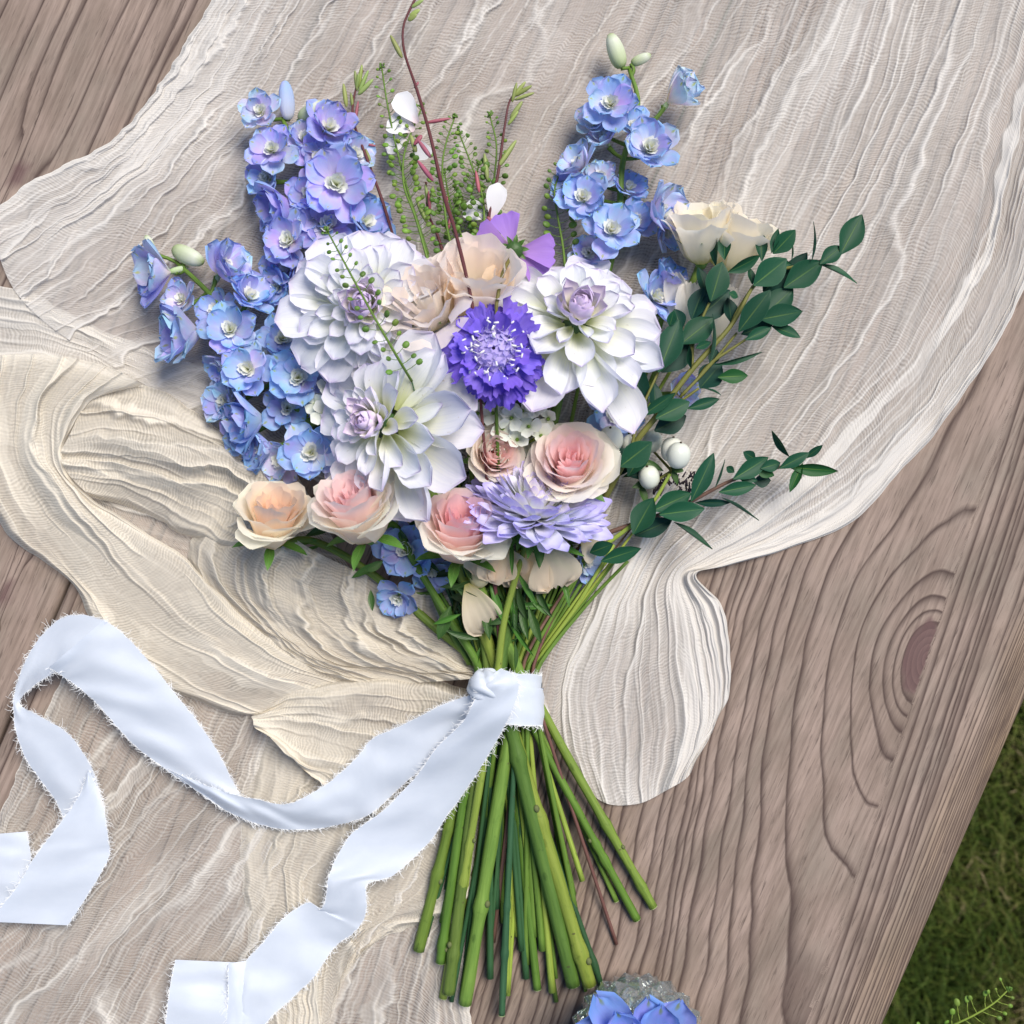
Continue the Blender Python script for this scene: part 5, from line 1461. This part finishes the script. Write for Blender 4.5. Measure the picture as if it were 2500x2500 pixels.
blossom('cluster of small white four petalled blossom below the violet scabious', [((1205, 1010), 235, 30), ((1250, 1020), 245, 34), ((1292, 1042), 240, 34), ((1225, 1045), 235, 30), ((1310, 1000), 240, 32), ((1340, 1022), 230, 28), ((1215, 1080), 220, 30), ((1262, 1075), 225, 32), ((1180, 1035), 180, 26), ((1300, 1098), 160, 30), ((1180, 1075), 225, 30), ((1275, 1005), 240, 28), ((1320, 1065), 232, 30), ((1240, 1105), 215, 30), ((1165, 1010), 225, 28), ((1230, 1000), 240, 26)], (1255, 1110, 110), (((1235, 50), None, 5, S_GREEN), {}), 1)
blossom('cluster of small white blossom between the left delphinium and the lowest dahlia', [((800, 950), 185, 32), ((772, 985), 175, 28), ((790, 1010), 180, 34), ((830, 935), 190, 30), ((765, 950), 160, 26), ((815, 1000), 170, 30)], (830, 1040, 110), (((1190, 50), None, 5, S_GREEN), {}), 2)
# dark brown dried head beside the snowberries
t = thing('dried_seed_head', 'dark purplish dried seed head showing between eucalyptus and snowberries', 'seed head', V(1640, 1200, 70))
sp = []
for k in range(60):
    x, y = 1655 + random.uniform(-60, 50), 1185 + random.uniform(-22, 26)
    A = V(x, y, 62 + random.uniform(0, 22))
    sp.append(seg(A, A + Vector((random.uniform(-8, 10), random.uniform(6, 18), random.uniform(0, 8))) * U, 2.6, 1.8, 5))
put('spikelets', mk('spikelets', *join(sp), simple('dried_purple', (0.055, 0.038, 0.052), 0.8, 0, .4)), t, kind='stuff')
stem(t, (1600, 1215, 62), (1265, 60), None, 4, S_TWIG)

# ------------------------------------------------------------------ leafy filler in the heart of the bouquet
t = thing('foliage_sprig', 'dark green leafy sprig filling the gaps deep between the flowers', 'foliage', V(1200, 1300, 70))
put('branch', tube('branch', [(1130, 700, 60), (1170, 1000, 70), (1210, 1300, 75), (1235, 1600, 70)], [4, 6, 8], S_DARK, 7), t)
r_ = random.Random(77)
for k in range(95):
    y = r_.uniform(680, 1480)
    half = 330 * (1 - abs((y - 950) / 620) ** 2.2) + 30
    x = 1140 + 0.12 * (y - 700) + r_.uniform(-half, half)
    an = r_.uniform(0, 6.28)
    L = r_.uniform(60, 110)
    leaf(t, LEAF_G, (x, y), (x + L * math.cos(an), y + L * math.sin(an)), r_.uniform(34, 56), r_.uniform(50, 105), r_.uniform(60, 120), r_.uniform(-.6, .6), jit((.55, .6, .6), .2, r_))
for (A, B, w) in (((935, 1370), (895, 1395), 40), ((905, 1440), (910, 1490), 34), ((1190, 1412), (1100, 1440), 36), ((1130, 1500), (1215, 1420), 30), ((1100, 1480), (1070, 1560), 60), ((1290, 1480), (1320, 1570), 44), ((1180, 1460), (1195, 1560), 46), ((1270, 1470), (1290, 1560), 40)):
    leaf(t, LEAF_G, A, B, w, 150, 155, r_.uniform(-.4, .4), (.9, .95, .8))
for k in range(34):
    an = r_.uniform(0, 6.28)
    y = r_.uniform(1360, 1580)
    x = 1215 + r_.uniform(-1, 1) * (170 - (y - 1360) * .55)
    L = r_.uniform(55, 105)
    zz = r_.uniform(105, 175)
    leaf(t, LEAF_G if k % 3 else LEAF_F, (x, y), (x + L * math.cos(an), y + L * .9 * math.sin(an)), r_.uniform(20, 40), zz, zz + r_.uniform(-14, 20), r_.uniform(-.8, .8), jit((.75, .8, .75), .2, r_))
for k in range(30):
    x0 = 1170 + k * 4.8
    put('stem', tube('stem', [(1040 + k * 17, 1330 + 20 * (k % 3), 70 + 9 * (k % 5)), (1110 + k * 11, 1480, 70 + 8 * (k % 4)), (x0, 1640, 55 + 9 * (k % 5)), (x0 + r_.uniform(-6, 6), 1760, 55 + 9 * (k % 5)), (1225 + (x0 - 1240) * 2.6 + r_.uniform(-70, 70), 2150 + 34 * (k % 9), 12 + 6 * (k % 4))],
        [4, 6, r_.choice((5, 7, 9))], r_.choice((S_DARK, S_GREEN, S_GREEN, S_DARK, S_LIME)), 7, 30), t)
stem(t, (1250, 1640, 105), (1265, 110), (1225, 2478), 11, S_DARK, z_end=40)
stem(t, (1150, 1560, 60), (1245, 55), (1102, 2445), 8, S_DARK, z_end=34)
# ================================================================== RIBBON
def ribbon_mat():
    k = N('silk_ribbon')
    uv = k.n('UVMap').outputs[0]
    n1 = k.noise(k.mapv(uv, (3, 3, 1)), 1.0, 3)
    n2 = k.noise(k.mapv(uv, (190, 190, 1)), 1.0, 2, 0.7)
    c = k.mix(n1, (0.57, 0.625, 0.72), (0.65, 0.70, 0.785))
    p = k.n('BsdfPrincipled', {'Base Color': c, 'Roughness': 0.42, 'Specular IOR Level': 0.35, 'Sheen Weight': 0.25,
                               'Normal': k.bump(k.math('ADD', n2, k.math('MULTIPLY', n1, 1.4)), 0.10, 0.001)})
    t = k.n('BsdfTranslucent', {'Color': c})
    return k.surf(k.n('MixShader', {0: 0.15, 1: p.outputs[0], 2: t.outputs[0]}).outputs[0])
M_RIB = ribbon_mat()
M_FRAY = simple('ribbon_fray', (0.84, 0.85, 0.86), 0.6, 0.2, 0.04, tint=False)
rib = thing('ribbon', 'pale blue white frayed silk ribbon knotted round the stems with two long curling tails', 'ribbon', V(1240, 1700, 80))
rb_rng = random.Random(12)

def fray(parent, edges, amount=1.0):
    """edges: list of (n,3) world polylines with an outward (n,3) vector"""
    st_v, st_f = [], []
    for P_, O_ in edges:
        L = np.r_[0, np.cumsum(np.linalg.norm(np.diff(P_, axis=0), axis=1))]
        n = int(L[-1] / U / 1.7 * amount)
        for i in range(n):
            s = rb_rng.uniform(0, L[-1])
            p = np.array([np.interp(s, L, P_[:, k]) for k in range(3)])
            o = np.array([np.interp(s, L, O_[:, k]) for k in range(3)])
            o /= np.linalg.norm(o) + 1e-9
            j = min(np.searchsorted(L, s), len(L) - 1)
            tg = P_[j] - P_[max(j - 1, 0)]
            tg = tg / (np.linalg.norm(tg) + 1e-9)
            ln = rb_rng.choice((4, 5, 6, 8, 9, 11, 14, 22)) * rb_rng.uniform(.7, 1.25) * U
            lean = rb_rng.gauss(0, .75)
            curl = rb_rng.gauss(0, 1.8)
            d = o + tg * lean + np.array([0, 0, rb_rng.uniform(-.15, .5)])
            d /= np.linalg.norm(d)
            w = rb_rng.uniform(.4, .75) * U
            pts = [p - o * 2 * U]
            for q in range(1, 4):
                d = d + tg * curl * .28 + np.array([0, 0, rb_rng.gauss(0, .14)])
                d /= np.linalg.norm(d)
                pts.append(pts[-1] + d * ln / 3)
            b = len(st_v)
            sd_ = np.cross(d, [0.2, 0.1, 1.0])
            sd_ /= np.linalg.norm(sd_) + 1e-9
            for q, pp in enumerate(pts):
                ww = w * (1 - .22 * q)
                st_v += [pp - sd_ * ww, pp + sd_ * ww]
            for q in range(3):
                st_f.append((b + 2 * q, b + 2 * q + 1, b + 2 * q + 3, b + 2 * q + 2))
    put('frayed_threads', mk('frayed_threads', st_v, st_f, M_FRAY), parent, kind='stuff')

def strip(name, pairs, parent, n=90, m=14, bulge=6.0, fr=(1, 1), crease=5.0, seed=0, ends=(0, 0), amount=1.0, lift=22.0):
    Lp = crom(np.array([p[0] for p in pairs], float), n)
    Rp = crom(np.array([p[1] for p in pairs], float), n)
    # keep pairs matched along the strip rather than by separate arc lengths
    k = np.linspace(0, len(pairs) - 1, n)
    def cr(pts):
        p = np.asarray(pts, float)
        q = np.vstack([2 * p[0] - p[1], p, 2 * p[-1] - p[-2]])
        i = np.clip(np.floor(k).astype(int), 0, len(p) - 2)
        t = (k - i)[:, None]
        a, b, c, d = q[i], q[i + 1], q[i + 2], q[i + 3]
        return 0.5 * (2 * b + (c - a) * t + (2 * a - 5 * b + 4 * c - d) * t ** 2 + (3 * b - a - 3 * c + d) * t ** 3)
    Lp, Rp = cr([p[0] for p in pairs]), cr([p[1] for p in pairs])
    Lp[:, 2] += lift
    Rp[:, 2] += lift
    u = np.linspace(0, 1, m)[None, :, None]
    P3 = Lp[:, None, :] * (1 - u) + Rp[:, None, :] * u
    uu, vv = np.meshgrid(np.linspace(0, 1, m), np.linspace(0, 1, n))
    lf = np.linalg.norm(np.diff((Lp + Rp)[:, :2] / 2, axis=0), axis=1).sum() / 800
    width = np.linalg.norm(Lp[:, :2] - Rp[:, :2], axis=1)[:, None]
    P3[..., 2] += bulge * np.sin(PI * uu) * (0.6 + 0.7 * noise2(vv * 5, uu * .5, seed)) + crease * noise2(uu * 1.8 + vv * lf * 3, vv * lf * 9, seed + 2) * np.clip(width / 60, .2, 1) * 1.3
    e = 1.6
    P3[..., 0] += e * noise2(vv * 45, uu * 3, seed + 5) * (np.abs(uu - .5) * 2) ** 6
    P3[..., 1] += e * noise2(vv * 45, uu * 3, seed + 6) * (np.abs(uu - .5) * 2) ** 6
    W = VA(P3[..., 0], P3[..., 1], np.maximum(P3[..., 2], 3))
    s = np.r_[0, np.cumsum(np.linalg.norm(np.diff(W.mean(1), axis=0), axis=1))] / U / 100
    uv = np.stack([uu * 1.2, np.repeat(s[:, None], m, 1)], -1)
    o = put(name, grid_mesh(name, W, M_RIB, uv), parent)
    ed = []
    if fr[0]: ed.append((W[:, 0], W[:, 0] - W[:, 1]))
    if fr[1]: ed.append((W[:, -1], W[:, -1] - W[:, -2]))
    if ends[0]: ed.append((W[0], W[0] - W[1]))
    if ends[1]: ed.append((W[-1], W[-1] - W[-2]))
    return o, ed

# wrap round the stems: two overlapping turns
def wrap(y0, y1, rx, rz, zc, seed, xc=1240, lip=0):
    n, m = 56, 10
    a = np.linspace(0, 2 * PI, n)
    v = np.linspace(0, 1, m)
    A, Vv = np.meshgrid(a, v, indexing='ij')
    ex = 1 + .03 * noise2(A * 1.2, Vv * 2.6, seed) + .02 * np.sin(Vv * PI)
    X = xc + rx * np.cos(A) * ex + 3 * noise2(Vv * 3, A, seed + 1)
    Y = y0 + (y1 - y0) * Vv + 6 * np.cos(A) + 3 * noise2(A * 2, Vv * 4, seed + 3)
    Z = np.maximum(zc + rz * np.sin(A) * ex + 3 * noise2(A * .8, Vv * 6, seed + 2), 4)
    W = VA(X, Y, Z)
    uv = np.stack([Vv, A * 1.2], -1)
    o = put('wrap', grid_mesh('wrap', W[:, ::-1], M_RIB, uv[:, ::-1]), rib)
    return o, [(W[:, -1], W[:, -1] - W[:, -2])] + ([(W[:, 0], W[:, 0] - W[:, 1])] if lip else [])
o1, e1_ = wrap(1642, 1702, 78, 66, 80, 1, 1243, 1)
fray(o1, e1_, .8)
o2, e2_ = wrap(1674, 1768, 86, 74, 80, 4, 1240, 0)
fray(o2, e2_, 1.3)

# knot: a puffy lump of folded silk
def knot():
    n, m = 64, 30
    th = np.linspace(0, 2 * PI, n)
    ph = np.linspace(0.02, PI * .98, m)
    T, Q = np.meshgrid(th, ph, indexing='ij')
    d = np.stack([np.sin(Q) * np.cos(T), np.cos(Q), np.sin(Q) * np.sin(T)], -1)
    fold = np.abs(np.sin(2.2 * T + 2.5 * Q + .8 * np.sin(3 * Q)))
    r = 0.86 + .17 * fold + .06 * noise2(T * 1.3, Q * 2.5, 8)
    X = 1186 + 46 * d[..., 0] * r
    Y = 1676 - 44 * d[..., 1] * r
    Z = 172 + 46 * d[..., 2] * r
    put('knot', grid_mesh('knot', VA(X, Y, Z), M_RIB, np.stack([T / 3, Q / 2], -1)), rib)
knot()
# the upper turn folding over the knot into the front tail
T2 = [((1182, 1662, 176), (1222, 1632, 172)), ((1168, 1690, 186), (1258, 1650, 186)), ((1156, 1712, 178), (1267, 1684, 176)), ((1128, 1763, 150), (1246, 1745, 168)), ((1064, 1828, 118), (1204, 1823, 130)), ((1012, 1898, 84), (1152, 1908, 92)), ((930, 1982, 66), (1098, 1984, 64)), ((856, 2038, 58), (1042, 2062, 56)),
      ((815, 2105, 60), (962, 2135, 66)), ((801, 2150, 66), (899, 2158, 74)), ((793, 2200, 52), (896, 2212, 62)), ((778, 2222, 40), (884, 2254, 44)), ((752, 2203, 34), (860, 2280, 34)), ((690, 2243, 30), (815, 2315, 30)), ((643, 2299, 28), (769, 2382, 28)), ((601, 2345, 28), (717, 2434, 30)), ((588, 2400, 34), (655, 2492, 36)), ((580, 2470, 40), (610, 2560, 40)), ((560, 2560, 44), (590, 2640, 40))]
t2, ed = strip('tail', T2, rib, 150, 16, 12, (1, 1), 8, 21)
fray(t2, ed)
t3, ed = strip('tail', [((428, 2343, 30), (584, 2350, 24)), ((416, 2400, 40), (602, 2420, 34)), ((405, 2490, 46), (606, 2510, 36)), ((398, 2600, 44), (600, 2620, 30))], rib, 40, 14, 10, (1, 0), 6, 25)
fray(t3, ed)
t3b, ed = strip('tail', [((556, 2352, 40), (600, 2346, 34)), ((556, 2420, 50), (594, 2420, 44)), ((552, 2500, 52), (592, 2510, 46)), ((546, 2600, 50), (596, 2620, 40))], rib, 40, 8, 4, (1, 0), 3, 27)
fray(t3b, ed)
# back tail: from the knot down to the left, a turned up crescent, then away to the upper left
T1 = [((1172, 1690, 150), (1190, 1770, 130)), ((1089, 1716, 128), (1140, 1780, 110)), ((986, 1768, 100), (1060, 1850, 84)), ((912, 1802, 84), (980, 1920, 66)), ((862, 1858, 76), (910, 1984, 52)), ((792, 1917, 70), (850, 2008, 40)), ((705, 1962, 64), (770, 2024, 28)), ((630, 1952, 60), (690, 2024, 22)), ((565, 1938, 58), (622, 2009, 20)), ((500, 1915, 54), (556, 1981, 24)), ((445, 1894, 46), (490, 1937, 28)), ((408, 1876, 34), (430, 1893, 28))]
t1, ed = strip('tail', T1, rib, 110, 16, 10, (1, 1), 8, 31)
fray(t1, ed)
T1b = [((450, 1912, 18), (600, 1966, 20)), ((408, 1880, 24), (576, 1922, 26)), ((340, 1830, 34), (536, 1842, 36)), ((292, 1782, 44), (484, 1763, 46)), ((252, 1735, 52), (438, 1706, 56)), ((215, 1698, 58), (398, 1656, 64)), ((172, 1664, 66), (349, 1598, 74)), ((140, 1643, 78), (300, 1546, 86)), ((118, 1631, 94), (255, 1513, 98))]
t1b, ed = strip('tail', T1b, rib, 90, 16, 8, (1, 1), 7, 37)
fray(t1b, ed)
T1c = [((150, 1640, 70), (262, 1518, 94)), ((136, 1636, 62), (205, 1501, 92)), ((128, 1645, 52), (148, 1510, 86)), ((112, 1655, 44), (98, 1556, 80)), ((92, 1668, 38), (66, 1606, 74)), ((70, 1686, 34), (44, 1660, 66)), ((53, 1703, 40), (33, 1702, 56)), ((52, 1724, 48), (33, 1740, 48)), ((93, 1746, 56), (38, 1785, 40)), ((163, 1788, 60), (60, 1847, 34)), ((212, 1852, 58), (95, 1900, 30)), ((240, 1920, 44), (135, 1954, 26)), ((250, 1990, 30), (160, 2010, 22))]
t1c, ed = strip('tail', T1c, rib, 110, 14, 5, (1, 1), 5, 41)
fray(t1c, ed)
T1d = [((212, 1893, 66), (217, 1878, 66)), ((188, 1950, 62), (248, 1950, 58)), ((124, 2038, 54), (264, 2042, 52)), ((85, 2090, 48), (265, 2095, 46)), ((38, 2168, 40), (222, 2172, 38)), ((-30, 2250, 30), (166, 2259, 30))]
t1d, ed = strip('tail', T1d, rib, 80, 14, 8, (1, 1), 5, 45)
fray(t1d, ed)
T1e = [((-60, 2040, 26), (66, 2030, 22)), ((-60, 2080, 28), (76, 2100, 22)), ((-60, 2150, 26), (70, 2170, 18)), ((-60, 2230, 20), (40, 2240, 14))]
t1e, ed = strip('tail', T1e, rib, 40, 12, 6, (0, 1), 5, 49)
fray(t1e, ed)

# ================================================================== CUT GLASS BOWL WITH BLUE FLOWER
def glass_mat():
    k = N('cut_glass')
    g = k.n('BsdfGlass', {'Color': (0.93, 0.985, 0.975, 1), 'Roughness': 0.02, 'IOR': 1.5})
    tp = k.n('BsdfTransparent', {'Color': (0.95, 1, 0.99, 1)})
    gl = k.n('BsdfGlossy', {'Color': (1, 1, 1, 1), 'Roughness': 0.04})
    fr = k.n('Fresnel', {'IOR': 1.9})
    m0 = k.n('MixShader', {0: 0.12, 1: tp.outputs[0], 2: g.outputs[0]})
    df = k.n('BsdfDiffuse', {'Color': (0.74, 0.84, 0.86, 1)})  # pale colour painted in to stand for sky light scattered inside the glass
    m1 = k.n('MixShader', {0: 0.16, 1: m0.outputs[0], 2: df.outputs[0]})
    return k.surf(k.n('MixShader', {0: k.math('MULTIPLY', fr.outputs[0], 1.9, clamp=True), 1: m1.outputs[0], 2: gl.outputs[0]}).outputs[0])
M_GLASS = glass_mat()
bowl = thing('glass_bowl', 'small cut glass bowl with diamond facets at the bottom edge, holding a blue floret', 'glass bowl', V(1547, 2508, 0))
def bowl_mesh():
    n = 481
    a = np.linspace(2 * PI, 0, n)
    po = crom(np.array([(70, 3), (118, 20), (146, 70), (150, 120), (136, 175), (112, 212), (104, 226)], float), 150)
    pi_ = crom(np.array([(98, 228), (98, 205), (124, 165), (134, 115), (124, 60), (90, 26), (4, 20)], float), 24)
    pr = np.vstack([po, pi_])
    A = np.repeat(a[:, None], len(pr), 1)
    rr = np.repeat(pr[:, 0][None], n, 0)
    zz = np.repeat(pr[:, 1][None], n, 0)
    m = len(po)
    w = np.linspace(0, 3.6, m)[None]
    k1 = A[:, :m] * 18 / (2 * PI)
    rel = np.minimum(np.abs((k1 + w) % 1 - .5) * 2, np.abs((k1 - w) % 1 - .5) * 2)
    rel = (1 - np.abs(rel)) * 0 + np.minimum(1 - np.abs((k1 + w) % 1 - .5) * 2, 1 - np.abs((k1 - w) % 1 - .5) * 2) * 17
    rel[:, :5] = 0
    rel[:, m - 5:] *= .2
    rr[:, :m] += rel
    W = np.stack([rr * np.cos(A), rr * np.sin(A), zz], -1) * U + np.array(V(1547, 2508, 0))
    me = grid_mesh('bowl', W, M_GLASS)
    me.polygons.foreach_set('use_smooth', np.zeros(len(me.polygons), bool))
    return me
put('bowl', bowl_mesh(), bowl)
t = thing('delphinium', 'blue floret with green tipped petals standing in the glass bowl at the bottom edge', 'delphinium', V(1590, 2560, 240))
put('spike', tube('spike', [(1590, 2580, 240), (1570, 2570, 130), (1545, 2560, 30)], [7, 7], S_GREEN, 7), t)
fl = put('floret', tube('floret', [(1590, 2580, 240), (1592, 2575, 262), (1595, 2570, 275)], [7, 9], S_GREEN, 7, 8), t)
for (p0, p1, w, z1) in (((1560, 2560), (1452, 2422), 96, 300), ((1590, 2560), (1580, 2428), 86, 320), ((1600, 2560), (1662, 2440), 96, 300), ((1570, 2570), (1405, 2505), 90, 280), ((1560, 2555), (1500, 2452), 80, 330), ((1600, 2560), (1615, 2452), 84, 330)):
    A, B = V(*p0, 275), V(*p1, z1)
    L = (B - A).length / U
    put('petal', random.choice(DE), fl, frame(A, B - A, (random.uniform(-.25, .25), .1, 1), L / 100, w / L / .82), color=jit((.66, .74, 1.0), .08))

# fresh green sprig standing up beside the table edge, rooted in the lawn
wild = cress('bright green sprig with pale pods rising from the lawn past the table edge', [(2462, 2416, -10), (2425, 2450, -14), (2375, 2480, -22), (2310, 2512, -45), (2240, 2560, -90)], 22, 40,
             None, .95, 41, PODL, 1.15, S_LIME, None, 'wild sprig', 'wild_sprig', .6)
put('stem', tube('stem', [(2240, 2560, -90), (2170, 2610, -400), (2140, 2640, -1500), (2130, 2660, -2995)], [4, 6, 8], S_LIME, 7), wild)
